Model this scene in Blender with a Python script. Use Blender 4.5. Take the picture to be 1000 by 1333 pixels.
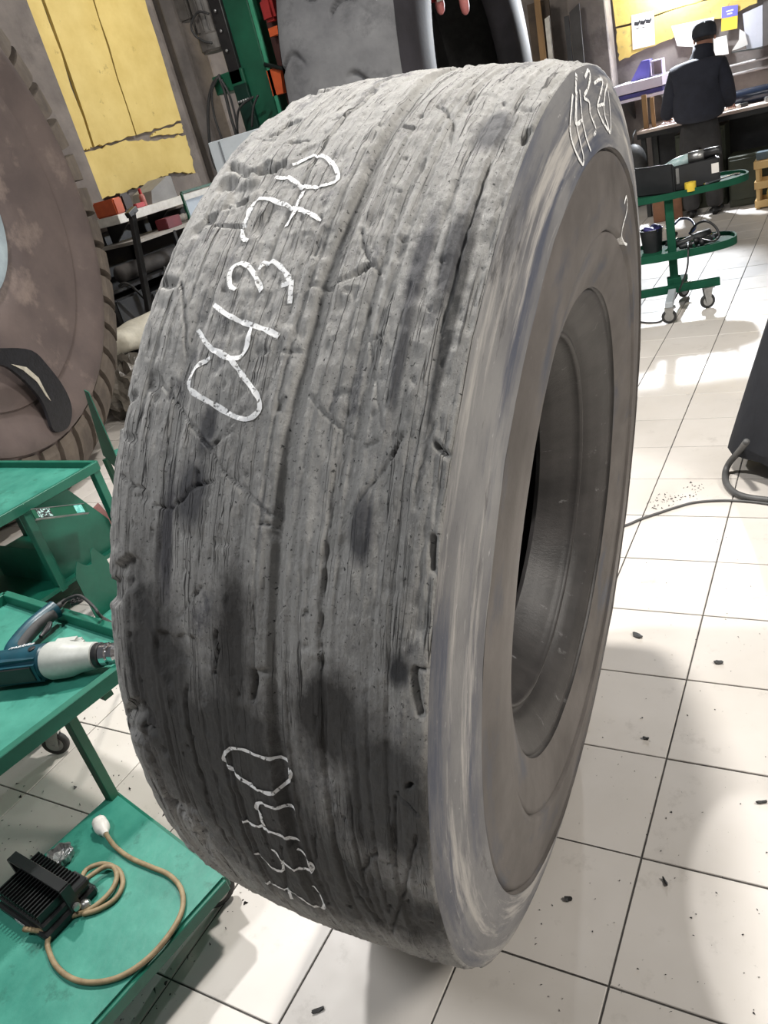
import bpy, bmesh, math, random
import numpy as np
from mathutils import Vector, Matrix
random.seed(7)
S = bpy.context.scene
for o in list(bpy.data.objects): bpy.data.objects.remove(o)
COL = S.collection

# ------------------------------------------------------------------ camera
F_PX = 1015.36
YAW, PITCH, ROLL = -0.6061067, -0.4518067, -0.2689461
CAM = np.array([0.7471, -0.93858, 1.70634])
def _axes():
    cy, sy = math.cos(YAW), math.sin(YAW); cp, sp = math.cos(PITCH), math.sin(PITCH)
    f = np.array([sy*cp, cy*cp, sp]); r = np.array([cy, -sy, 0.]); u = np.cross(r, f)
    cr, sr = math.cos(ROLL), math.sin(ROLL)
    return cr*r+sr*u, -sr*r+cr*u, f
RI, UP, FW = _axes()
cd = bpy.data.cameras.new('camera'); co = bpy.data.objects.new('camera', cd); COL.objects.link(co)
cd.sensor_fit = 'VERTICAL'; cd.sensor_height = 36.0; cd.lens = F_PX*36.0/1333.0
cd.clip_start = 0.02; cd.clip_end = 100
M4 = Matrix.Identity(4)
for i in range(3):
    M4[i][0] = RI[i]; M4[i][1] = UP[i]; M4[i][2] = -FW[i]; M4[i][3] = CAM[i]
co.matrix_world = M4
S.camera = co

# ------------------------------------------------------------------ world, lights, exposure
S.view_settings.view_transform = 'Standard'
S.view_settings.look = 'None'
S.view_settings.exposure = 0.12
S.view_settings.gamma = 1.0
S.view_settings.use_curve_mapping = False
W = bpy.data.worlds.new('world'); S.world = W; W.use_nodes = True
W.node_tree.nodes['Background'].inputs[0].default_value = (0.92, 0.95, 1.0, 1)
W.node_tree.nodes['Background'].inputs[1].default_value = 0.09
def area(name, loc, target, size, power, color=(1, 1, 1)):
    l = bpy.data.lights.new(name, 'AREA'); l.shape = 'DISK'; l.size = size; l.energy = power; l.color = color
    o = bpy.data.objects.new(name, l); COL.objects.link(o); o.location = loc
    d = Vector(target)-Vector(loc); o.rotation_euler = d.to_track_quat('-Z', 'Y').to_euler()
    return o
area('ceiling_lamp_over_tire', (-0.15, 2.3, 4.3), (0.1, 0.9, 0), 0.35, 165, (1.0, 0.96, 0.90))
area('ceiling_lamp_left', (-2.5, 1.5, 4.3), (-1.0, 0.2, 0), 0.25, 130, (1.0, 0.98, 0.96))
area('fill_light_front', (-1.0, -1.8, 4.4), (-0.1, 0.4, 0.8), 0.7, 75, (0.97, 0.98, 1.0))  # unseen overhead light added to fill the front of the tread
area('fill_light_right', (3.5, 1.1, 3.1), (0.3, 0.6, 1.0), 0.8, 125, (1.0, 0.95, 0.88))  # unseen light added to brighten the sidewall and fill the floor shadow
area('ceiling_lamp_deep', (-3.4, 6.2, 4.6), (-4.2, 6.0, 1.0), 1.0, 100, (1.0, 0.96, 0.9))

# ------------------------------------------------------------------ unprojection helpers (pixel of the 1000x1333 frame -> point on a known plane)
def _ray(px, py):
    return FW + RI*(px-500)/F_PX - UP*(py-666.5)/F_PX
def PZ(px, py, z=0.0):
    d = _ray(px, py); return Vector(CAM + d*(z-CAM[2])/d[2])
def PX(px, py, x):
    d = _ray(px, py); return Vector(CAM + d*(x-CAM[0])/d[0])
def PY(px, py, y):
    d = _ray(px, py); return Vector(CAM + d*(y-CAM[1])/d[1])

# ------------------------------------------------------------------ material helpers
MATS = {}
def mat(name, c1, c2=None, rough=0.6, scale=6.0, metal=0.0, bump=0.0, bscale=60.0, detail=6.0, lo=0.35, hi=0.65,
        coords='Object', stretch=(1, 1, 1), spec=0.5, c3=None, s3=2.0, t3=(0.55, 0.7), emit=None, estr=0.0, coat=0.0, trans=0.0):
    if name in MATS: return MATS[name]
    m = bpy.data.materials.new(name); m.use_nodes = True
    nt = m.node_tree; N = nt.nodes; L = nt.links
    b = N['Principled BSDF']
    b.inputs['Roughness'].default_value = rough; b.inputs['Metallic'].default_value = metal
    b.inputs['Specular IOR Level'].default_value = spec
    b.inputs['Coat Weight'].default_value = coat
    b.inputs['Transmission Weight'].default_value = trans
    if c2 is None: c2 = tuple(x*0.85 for x in c1)
    if coords == 'Position':
        g = N.new('ShaderNodeNewGeometry'); src = g.outputs['Position']
    else:
        g = N.new('ShaderNodeTexCoord'); src = g.outputs['Object']
    mp = N.new('ShaderNodeMapping'); mp.inputs['Scale'].default_value = stretch; L.new(src, mp.inputs['Vector'])
    n1 = N.new('ShaderNodeTexNoise'); n1.inputs['Scale'].default_value = scale; n1.inputs['Detail'].default_value = detail
    n1.inputs['Roughness'].default_value = 0.62
    L.new(mp.outputs[0], n1.inputs['Vector'])
    r = N.new('ShaderNodeValToRGB'); r.color_ramp.elements[0].position = lo; r.color_ramp.elements[1].position = hi
    r.color_ramp.elements[0].color = (*c1, 1); r.color_ramp.elements[1].color = (*c2, 1)
    L.new(n1.outputs[0], r.inputs[0]); col = r.outputs[0]
    if c3 is not None:
        n3 = N.new('ShaderNodeTexNoise'); n3.inputs['Scale'].default_value = s3; n3.inputs['Detail'].default_value = 8
        n3.inputs['Roughness'].default_value = 0.7
        L.new(mp.outputs[0], n3.inputs['Vector'])
        r3 = N.new('ShaderNodeValToRGB'); r3.color_ramp.elements[0].position = t3[0]; r3.color_ramp.elements[1].position = t3[1]
        L.new(n3.outputs[0], r3.inputs[0])
        mx = N.new('ShaderNodeMix'); mx.data_type = 'RGBA'; L.new(r3.outputs[0], mx.inputs[0]); L.new(col, mx.inputs[6])
        mx.inputs[7].default_value = (*c3, 1); col = mx.outputs[2]
    L.new(col, b.inputs['Base Color'])
    if bump:
        n2 = N.new('ShaderNodeTexNoise'); n2.inputs['Scale'].default_value = bscale; n2.inputs['Detail'].default_value = 5
        L.new(mp.outputs[0], n2.inputs['Vector'])
        bp = N.new('ShaderNodeBump'); bp.inputs['Strength'].default_value = bump; bp.inputs['Distance'].default_value = 0.01
        L.new(n2.outputs[0], bp.inputs['Height']); L.new(bp.outputs[0], b.inputs['Normal'])
    if emit:
        b.inputs['Emission Color'].default_value = (*emit, 1); b.inputs['Emission Strength'].default_value = estr
    MATS[name] = m
    return m
def srgb(r, g, b):
    f = lambda v: (v/255/12.92 if v/255 <= 0.04045 else ((v/255+0.055)/1.055)**2.4)
    return (f(r), f(g), f(b))

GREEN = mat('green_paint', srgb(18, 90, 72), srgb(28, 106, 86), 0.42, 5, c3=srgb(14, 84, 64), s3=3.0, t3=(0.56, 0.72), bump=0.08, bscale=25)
GREEN_LIT = mat('green_paint_lit_worn', srgb(42, 118, 102), srgb(66, 142, 124), 0.45, 6, c3=srgb(22, 84, 70), s3=9.0, t3=(0.56, 0.72), bump=0.1, bscale=30)  # same green painted paler on flat tops as if lit, with worn patches
DGREEN = mat('dark_green_paint', srgb(14, 70, 50), srgb(20, 86, 62), 0.45, 5, bump=0.05)
RUBBER = mat('black_rubber', (0.02, 0.02, 0.02), (0.035, 0.034, 0.033), 0.6, 20, bump=0.1)
BLACK = mat('black_plastic', (0.012, 0.012, 0.013), (0.022, 0.022, 0.023), 0.4, 10)
BLACK_METAL = mat('black_enamel', (0.01, 0.01, 0.011), (0.018, 0.018, 0.018), 0.32, 10)
STEEL = mat('zinc_steel', srgb(150, 150, 150), srgb(185, 185, 182), 0.35, 12, metal=0.85, bump=0.05)
CHROME = mat('chrome', (0.7, 0.7, 0.72), (0.8, 0.8, 0.82), 0.15, 8, metal=1.0)
WHITE_PL = mat('white_plastic', srgb(225, 222, 215), srgb(200, 196, 188), 0.4, 14)

# ------------------------------------------------------------------ mesh helpers
class MB:
    def __init__(s): s.v = []; s.f = []
    def add(s, vs, fs):
        k = len(s.v); s.v += [tuple(v) for v in vs]; s.f += [tuple(i+k for i in f) for f in fs]; return s
    def bm(s, bm):
        bm.verts.index_update()
        return s.add([v.co[:] for v in bm.verts], [[v.index for v in f.verts] for f in bm.faces])
    def box(s, c, size, rot=None, bevel=0.0, seg=1):
        bm = bmesh.new(); bmesh.ops.create_cube(bm, size=1.0)
        for v in bm.verts: v.co = Vector((v.co.x*size[0], v.co.y*size[1], v.co.z*size[2]))
        if bevel > 0: bmesh.ops.bevel(bm, geom=bm.edges[:], offset=bevel, segments=seg, affect='EDGES')
        R = rot if rot is not None else Matrix.Identity(3)
        for v in bm.verts: v.co = R @ v.co + Vector(c)
        s.bm(bm); bm.free(); return s
    def bar(s, a, b, w, h=None, bevel=0.0, up=(0, 0, 1)):
        a = Vector(a); b = Vector(b); h = h or w
        x = (b-a).normalized(); u = Vector(up)
        if abs(x.dot(u)) > 0.98: u = Vector((0, 1, 0))
        y = u.cross(x).normalized(); z = x.cross(y)
        R = Matrix((x, y, z)).transposed()
        return s.box((a+b)/2, ((b-a).length, w, h), R, bevel)
    def tube(s, pts, r, n=10, cap=True, radii=None):
        P = [Vector(p) for p in pts]; k = len(s.v); prev = None; m = len(P)
        for i, p in enumerate(P):
            t = (P[min(i+1, m-1)]-P[max(i-1, 0)]).normalized()
            if prev is None:
                a = Vector((0, 0, 1)) if abs(t.z) < 0.9 else Vector((1, 0, 0)); u = t.cross(a).normalized()
            else:
                u = (prev - t*prev.dot(t)).normalized()
            prev = u; w = t.cross(u); rr = radii[i] if radii else r
            for j in range(n):
                a = 2*math.pi*j/n; s.v.append(tuple(p+u*rr*math.cos(a)+w*rr*math.sin(a)))
        for i in range(m-1):
            for j in range(n):
                a = k+i*n+j; b = k+i*n+(j+1) % n; s.f.append((a, b, b+n, a+n))
        if cap:
            s.f.append(tuple(k+j for j in range(n))[::-1]); s.f.append(tuple(k+(m-1)*n+j for j in range(n)))
        return s
    def lathe(s, prof, origin, axis=(0, 0, 1), n=24, closed=False, cap=True):
        ax = Vector(axis).normalized(); a = Vector((0, 0, 1)) if abs(ax.z) < 0.9 else Vector((1, 0, 0))
        u = ax.cross(a).normalized(); w = ax.cross(u); o = Vector(origin); k = len(s.v); m = len(prof)
        for (r, h) in prof:
            for j in range(n):
                t = 2*math.pi*j/n; s.v.append(tuple(o+ax*h+(u*math.cos(t)+w*math.sin(t))*r))
        for i in range(m-1 if not closed else m):
            i2 = (i+1) % m
            for j in range(n):
                j2 = (j+1) % n; s.f.append((k+i*n+j, k+i*n+j2, k+i2*n+j2, k+i2*n+j))
        if not closed and cap:
            if prof[0][0] > 1e-4: s.f.append(tuple(k+j for j in range(n))[::-1])
            if prof[-1][0] > 1e-4: s.f.append(tuple(k+(m-1)*n+j for j in range(n)))
        return s
    def prism(s, poly, n):
        """poly: 3D points of a flat outline, extruded by vector n"""
        P = [Vector(p) for p in poly]; n = Vector(n); k = len(P)
        vs = P+[p+n for p in P]
        fs = [tuple(range(k))[::-1], tuple(range(k, 2*k))]+[(i, (i+1) % k, (i+1) % k+k, i+k) for i in range(k)]
        return s.add(vs, fs)
    def sphere(s, c, r, n=12, sc=(1, 1, 1), rot=None):
        bm = bmesh.new(); bmesh.ops.create_uvsphere(bm, u_segments=n, v_segments=max(6, n*2//3), radius=r)
        R = rot if rot is not None else Matrix.Identity(3)
        for v in bm.verts: v.co = R @ Vector((v.co.x*sc[0], v.co.y*sc[1], v.co.z*sc[2])) + Vector(c)
        s.bm(bm); bm.free(); return s
    def build(s, name, m, parent=None, smooth=False, autosm=None, label=None):
        me = bpy.data.meshes.new(name)
        off = Vector((0, 0, 0))
        if parent is not None: off = world_loc(parent)
        me.from_pydata([(x-off.x, y-off.y, z-off.z) for x, y, z in s.v], [], s.f)
        b = bmesh.new(); b.from_mesh(me); bmesh.ops.recalc_face_normals(b, faces=b.faces); b.to_mesh(me); b.free()
        return link(name, me, m, parent, smooth, autosm, label)
def world_loc(o):
    p = Vector((0, 0, 0))
    while o is not None: p = p + o.location; o = o.parent
    return p
def link(name, me, m, parent=None, smooth=False, autosm=None, label=None):
    me.materials.append(m)
    if smooth or autosm:
        me.polygons.foreach_set('use_smooth', [True]*len(me.polygons))
        if autosm and hasattr(me, 'set_sharp_from_angle'): me.set_sharp_from_angle(angle=math.radians(autosm))
    o = bpy.data.objects.new(name, me); COL.objects.link(o)
    if parent is not None: o.parent = parent
    if label: o['label'] = label
    return o
def tag(o, label, cat, group=None, kind=None):
    o['label'] = label
    if cat: o['category'] = cat
    if group: o['group'] = group
    if kind: o['kind'] = kind
    return o
def thing(name, loc, label, cat, group=None):
    o = bpy.data.objects.new(name, None); COL.objects.link(o); o.location = Vector(loc); o.empty_display_size = 0.05
    return tag(o, label, cat, group)
def single(mb, name, m, base, label, cat, group=None, smooth=False, autosm=None):
    """a thing that is one mesh, its origin at its base"""
    b = Vector(base); me = bpy.data.meshes.new(name)
    me.from_pydata([(x-b.x, y-b.y, z-b.z) for x, y, z in mb.v], [], mb.f)
    q = bmesh.new(); q.from_mesh(me); bmesh.ops.recalc_face_normals(q, faces=q.faces); q.to_mesh(me); q.free()
    o = link(name, me, m, None, smooth, autosm); o.location = b
    return tag(o, label, cat, group)
def struct(mb, name, m, label=None):
    o = mb.build(name, m); o['kind'] = 'structure'
    if label: o['label'] = label
    return o
def rz(a): return Matrix.Rotation(a, 3, 'Z')
def catmull(P, k=8, closed=False):
    P = [Vector(p) for p in P]; n = len(P); out = []
    rng = range(n if closed else n-1)
    for i in rng:
        g = lambda j: P[j % n] if closed else P[max(0, min(n-1, j))]
        p0, p1, p2, p3 = g(i-1), g(i), g(i+1), g(i+2)
        for q in range(k):
            t = q/k
            out.append(0.5*((2*p1)+(p2-p0)*t+(2*p0-5*p1+4*p2-p3)*t*t+(3*p1-p0-3*p2+p3)*t**3))
    if not closed: out.append(P[-1])
    return out

# ------------------------------------------------------------------ floor: grout bed + single tiles
T = 0.33
GROUT = mat('grout', (0.05, 0.047, 0.043), (0.09, 0.085, 0.08), 0.9, 20, coords='Position')
def tile_material():
    m = bpy.data.materials.new('floor_tile_glaze'); m.use_nodes = True; nt = m.node_tree; N = nt.nodes; L = nt.links; b = N['Principled BSDF']
    g = N.new('ShaderNodeNewGeometry'); oi = N.new('ShaderNodeObjectInfo')
    def noise(sc, det, rough=0.6, off=0.0):
        n = N.new('ShaderNodeTexNoise'); n.inputs['Scale'].default_value = sc; n.inputs['Detail'].default_value = det; n.inputs['Roughness'].default_value = rough
        v = N.new('ShaderNodeVectorMath'); v.operation = 'ADD'; v.inputs[1].default_value = (off, off*1.7, 0); L.new(g.outputs['Position'], v.inputs[0]); L.new(v.outputs[0], n.inputs['Vector'])
        return n
    def ramp(src, p0, p1, c0=(0, 0, 0, 1), c1=(1, 1, 1, 1)):
        r = N.new('ShaderNodeValToRGB'); r.color_ramp.elements[0].position = p0; r.color_ramp.elements[1].position = p1
        r.color_ramp.elements[0].color = c0; r.color_ramp.elements[1].color = c1; L.new(src, r.inputs[0]); return r
    def mix(fac, a, bcol):
        x = N.new('ShaderNodeMix'); x.data_type = 'RGBA'; L.new(fac, x.inputs[0])
        if isinstance(a, tuple): x.inputs[6].default_value = (*a, 1)
        else: L.new(a, x.inputs[6])
        x.inputs[7].default_value = (*bcol, 1); return x.outputs[2]
    base = mix(ramp(noise(2.3, 4).outputs[0], 0.35, 0.7).outputs[0], (0.66, 0.62, 0.575), (0.585, 0.545, 0.495))
    base = mix(ramp(noise(9, 8, 0.7, 3).outputs[0], 0.58, 0.8).outputs[0], base, (0.42, 0.385, 0.345))
    base = mix(ramp(noise(38, 6, 0.75, 9).outputs[0], 0.66, 0.76).outputs[0], base, (0.30, 0.275, 0.25))
    vr = N.new('ShaderNodeMath'); vr.operation = 'MULTIPLY_ADD'; vr.inputs[1].default_value = 0.10; vr.inputs[2].default_value = 0.95; L.new(oi.outputs['Random'], vr.inputs[0])
    hs = N.new('ShaderNodeHueSaturation'); L.new(base, hs.inputs['Color']); L.new(vr.outputs[0], hs.inputs['Value'])
    L.new(hs.outputs[0], b.inputs['Base Color'])
    rr = N.new('ShaderNodeMath'); rr.operation = 'MULTIPLY_ADD'; rr.inputs[1].default_value = 0.35; rr.inputs[2].default_value = 0.28
    L.new(noise(5, 5, 0.6, 20).outputs[0], rr.inputs[0]); L.new(rr.outputs[0], b.inputs['Roughness'])
    bp = N.new('ShaderNodeBump'); bp.inputs['Strength'].default_value = 0.06; bp.inputs['Distance'].default_value = 0.004
    L.new(noise(14, 3, 0.5, 5).outputs[0], bp.inputs['Height']); L.new(bp.outputs[0], b.inputs['Normal'])
    return m
TILE = tile_material()
fl = struct(MB().box((-2.0, 4.0, -0.054), (9.9, 13.2, 0.1)), 'floor', GROUT, 'workshop floor of square off white tiles with dark joints')
def tile_mesh(th=0.012):
    bm = bmesh.new(); bmesh.ops.create_cube(bm, size=1.0)
    for v in bm.verts: v.co = Vector((v.co.x*(T-0.0045), v.co.y*(T-0.0045), (v.co.z-0.5)*th))
    top = [e for e in bm.edges if all(v.co.z > -0.001 for v in e.verts)]
    bmesh.ops.bevel(bm, geom=top, offset=0.0015, segments=1, affect='EDGES')
    me = bpy.data.meshes.new('floor_tile'); bm.to_mesh(me); bm.free(); me.materials.append(TILE); return me
TM = tile_mesh()
cells = []
for i in range(-20, 9):
    for j in range(-7, 32):
        x, y = (i+0.5)*T, (j+0.5)*T
        if not (-6.9 < x < 2.9 and -2.5 < y < 10.5): continue
        d = np.array([x, y, 0])-CAM; z = d@FW
        vis = 0
        if z > 0.3:
            u_ = 500+F_PX*(d@RI)/z; v_ = 666.5-F_PX*(d@UP)/z
            vis = 1 if (-120/z < u_ < 1000+120/z and -60 < v_ < 1333+160/z) else 0
            # floor hidden behind the big tyre and the giant tyres
            if vis and 240 < u_ < 800 and v_ < 1180 and not (u_ < 330 and v_ > 1000): vis = 0
            if vis and u_ < 700 and v_ < 560: vis = 0
        cells.append((vis, z if z > 0 else 99, x, y))
near = sorted([c for c in cells if c[0]], key=lambda c: c[1])[:300]
nearset = set((c[2], c[3]) for c in near)
for k, (_, _, x, y) in enumerate(near):
    o = bpy.data.objects.new('floor_tile', TM); COL.objects.link(o); o.parent = fl
    o.location = (x, y, random.uniform(-0.0006, 0.0)); o.rotation_euler = (random.uniform(-.0015, .0015), random.uniform(-.0015, .0015), random.uniform(-.002, .002))
mb = MB()
for (_, _, x, y) in cells:
    if (x, y) not in nearset: mb.box((x, y, -0.0065), (T-0.0045, T-0.0045, 0.012))
ft = mb.build('floor_tile_field', TILE, fl); ft['kind'] = 'stuff'

# ------------------------------------------------------------------ walls
CONC = mat('concrete', srgb(132, 124, 118), srgb(108, 101, 97), 0.9, 3.0, bump=0.5, bscale=18, c3=srgb(84, 78, 76), s3=2.2, t3=(0.55, 0.75), coords='Position')
CONC_D = mat('concrete_dark', srgb(92, 86, 82), srgb(76, 71, 68), 0.9, 4.0, bump=0.5, bscale=22, coords='Position')
YEL = mat('yellow_wall_paint', srgb(224, 200, 126), srgb(212, 186, 110), 0.7, 3.5, bump=0.35, bscale=14, c3=srgb(150, 124, 66), s3=6.5, t3=(0.63, 0.74), coords='Position')
WX, WY = -6.0, 9.6
wl = struct(MB().box((WX-0.1, 4.0, 2.5), (0.2, 13.2, 5.0)), 'wall_left', CONC, 'rough grey concrete side wall with yellow painted panels')
wb = struct(MB().box((-1.5, WY+0.1, 2.5), (9.2, 0.2, 5.0)), 'wall_back', CONC, 'rough concrete end wall behind the workbench')
def ragged(a, b, n, amp, rng):
    a = Vector(a); b = Vector(b); out = []
    for i in range(n+1):
        p = a.lerp(b, i/n)
        if 0 < i < n: p = p + Vector((rng.uniform(-amp, amp), rng.uniform(-amp, amp)))
        out.append(p)
    return out
def panel_on_left(name, quad, parent, m, th=0.03, amp=0.02, seed=1):
    """quad: (y,z) corners; a slab standing proud of the left wall with ragged edges"""
    rng = random.Random(seed); pts = []
    for i in range(len(quad)):
        e = ragged(quad[i], quad[(i+1) % len(quad)], 10, amp, rng); pts += e[:-1]
    return MB().prism([(WX, p.x, p.y) for p in pts], (th, 0, 0)).build(name, m, parent)
# yellow panels (board-marked strips and the lower block, with open joints between them)
panel_on_left('yellow_panel', [(5.30, 2.165), (5.45, 2.17), (5.58, 5.0), (5.32, 5.0)], wl, YEL, 0.030, 0.012, 1)
panel_on_left('yellow_panel', [(5.475, 2.17), (6.10, 2.20), (6.24, 5.0), (5.605, 5.0)], wl, YEL, 0.036, 0.012, 2)
panel_on_left('yellow_panel', [(6.125, 2.20), (6.90, 2.255), (7.00, 5.0), (6.265, 5.0)], wl, YEL, 0.030, 0.014, 3)
panel_on_left('yellow_panel', [(5.27, 1.70), (5.6, 1.69), (6.2, 1.74), (6.5, 1.76), (6.85, 1.69), (6.89, 2.10), (6.30, 2.12), (5.90, 2.17), (5.27, 2.13)], wl, YEL, 0.034, 0.014, 4)
panel_on_left('yellow_panel', [(6.34, 2.155), (6.88, 2.13), (6.90, 2.225), (6.45, 2.20)], wl, YEL, 0.022, 0.01, 5)
struct(MB().box((WX+0.05, 7.22, 2.5), (0.1, 0.26, 5.0), bevel=0.01), 'trim_1', CONC_D, 'dark recessed concrete strip beside yellow panel')
mb = MB().box((WX+0.16, 8.3, 2.5), (0.32, 1.86, 5.0), bevel=0.015)
struct(mb, 'trim_2', CONC, 'broad grey concrete pilaster right of yellow panel')
struct(MB().box((WX+0.06, 4.55, 2.5), (0.12, 1.42, 5.0), bevel=0.02), 'trim_3', CONC, 'weathered grey concrete pilaster left of yellow panel')
# end wall
def panel_on_back(name, quad, parent, m, th=0.03, amp=0.015, seed=1):
    rng = random.Random(seed); pts = []
    for i in range(len(quad)):
        e = ragged(quad[i], quad[(i+1) % len(quad)], 10, amp, rng); pts += e[:-1]
    return MB().prism([(p.x, WY, p.y) for p in pts], (0, -th, 0)).build(name, m, parent)
YELB = mat('yellow_wall_flaking', srgb(222, 196, 110), srgb(206, 176, 96), 0.75, 4, bump=0.5, bscale=16, c3=srgb(142, 126, 96), s3=7, t3=(0.55, 0.68), coords='Position')
panel_on_back('yellow_panel', [(-1.655, 1.64), (-1.1, 1.72), (-0.9, 1.74), (-0.2, 1.83), (-0.2, 1.99), (-1.655, 1.97)], wb, YELB, 0.03, 0.014, 6)
panel_on_back('yellow_panel', [(-1.655, 1.99), (-0.2, 2.01), (0.6, 2.02), (0.6, 5.0), (-1.655, 5.0)], wb, YELB, 0.034, 0.012, 7)
struct(MB().box((-1.90, WY-0.14, 2.5), (0.42, 0.28, 5.0), bevel=0.012), 'trim_4', CONC, 'plain concrete column between stacked boards and yellow wall')

# ------------------------------------------------------------------ the worn smooth tyre
def hash2(ix, iy, seed):
    h = (ix.astype(np.int64)*374761393 + iy.astype(np.int64)*668265263 + seed*1442695041) & 0x7fffffff
    h = ((h ^ (h >> 13))*1274126177) & 0x7fffffff
    h = (h ^ (h >> 16)) & 0x7fffffff
    return h/0x7fffffff
def vnoise(x, y, seed=0):
    x = np.asarray(x, float); y = np.asarray(y, float)
    ix = np.floor(x); iy = np.floor(y); fx = x-ix; fy = y-iy
    fx = fx*fx*(3-2*fx); fy = fy*fy*(3-2*fy)
    a = hash2(ix, iy, seed); b = hash2(ix+1, iy, seed); c = hash2(ix, iy+1, seed); d = hash2(ix+1, iy+1, seed)
    return (a*(1-fx)+b*fx)*(1-fy)+(c*(1-fx)+d*fx)*fy
def fbm(x, y, seed=0, o=4):
    s = 0; a = 0.5; t = 0
    for k in range(o): s = s+a*vnoise(x*2**k, y*2**k, seed+k*17); t += a; a *= 0.55
    return s/t
TC = np.array([0.23909, 0.46730, 0.85549]); TY, TT = 0.06315, -0.15297
AX = np.array([math.cos(TY)*math.cos(TT), math.sin(TY)*math.cos(TT), math.sin(TT)])
E1 = np.array([-math.sin(TY), math.cos(TY), 0.0]); E2 = np.cross(AX, E1)
RT, TWD, CRN, BL = 0.86563, 0.4697, 0.0122, 0.056
def tpos(w, r, th):
    w = np.asarray(w)[..., None]; r = np.asarray(r)[..., None]; th = np.asarray(th)[..., None]
    return TC+AX*w+r*(np.cos(th)*E1+np.sin(th)*E2)
TREAD_W = np.array([-TWD-0.050, -TWD-0.043, -TWD-0.030, -TWD-0.012, -TWD, -0.40, -0.235, -0.07, -0.012, -0.003, 0.0])
TREAD_R = np.array([0.772, 0.807, 0.838, 0.8535, 0.860, 0.8680, 0.8778, 0.8716, 0.8662, 0.8640, 0.8590])
def rtop(w): return np.interp(w, TREAD_W, TREAD_R)
SIDE = [(0.0, 0.859), (0.004, 0.852), (0.010, 0.835), (0.017, 0.80), (0.0245, 0.755), (0.0275, 0.7385), (0.0285, 0.7335), (0.0165, 0.7312), (0.0165, 0.7288), (0.0235, 0.7265), (0.0265, 0.70), (0.0320, 0.66), (0.0325, 0.625), (0.031, 0.597), (0.020, 0.5950), (0.020, 0.5925),
        (0.0255, 0.590), (0.0195, 0.555), (0.008, 0.515), (0.0, 0.4905), (-0.011, 0.4888), (-0.011, 0.4866), (-0.0065, 0.4845), (-0.026, 0.455), (-0.052, 0.428), (-0.072, 0.414), (-0.074, 0.408), (-0.060, 0.402), (-0.060, 0.396), (-0.078, 0.390), (-0.100, 0.372), (-0.128, 0.352), (-0.155, 0.338)]
SR = np.array([p[1] for p in SIDE][::-1]); SWW = np.array([p[0] for p in SIDE][::-1])
def wside(r): return np.interp(r, SR, SWW)
def tire_hit(px, py):
    """where a point marked on the photograph lies on the tyre: (w, theta, which)"""
    d = _ray(px, py); t = np.arange(0.5, 3.2, 0.0008)[:, None]; P = CAM+d*t-TC
    w = P@AX; a = P@E1; b = P@E2; r = np.hypot(a, b)
    ins = (w < np.where(r < 0.859, wside(r), 0.0)) & (w > -0.6) & (r < rtop(np.minimum(w, 0)))
    i = np.argmax(ins)
    if not ins[i]: return None
    th = math.atan2(b[i], a[i]) % (2*math.pi)
    return (float(w[i]), float(th), 'side' if (r[i] < rtop(min(w[i], 0))-0.012 or w[i] >= -0.001) else 'tread', float(r[i]))
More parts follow.
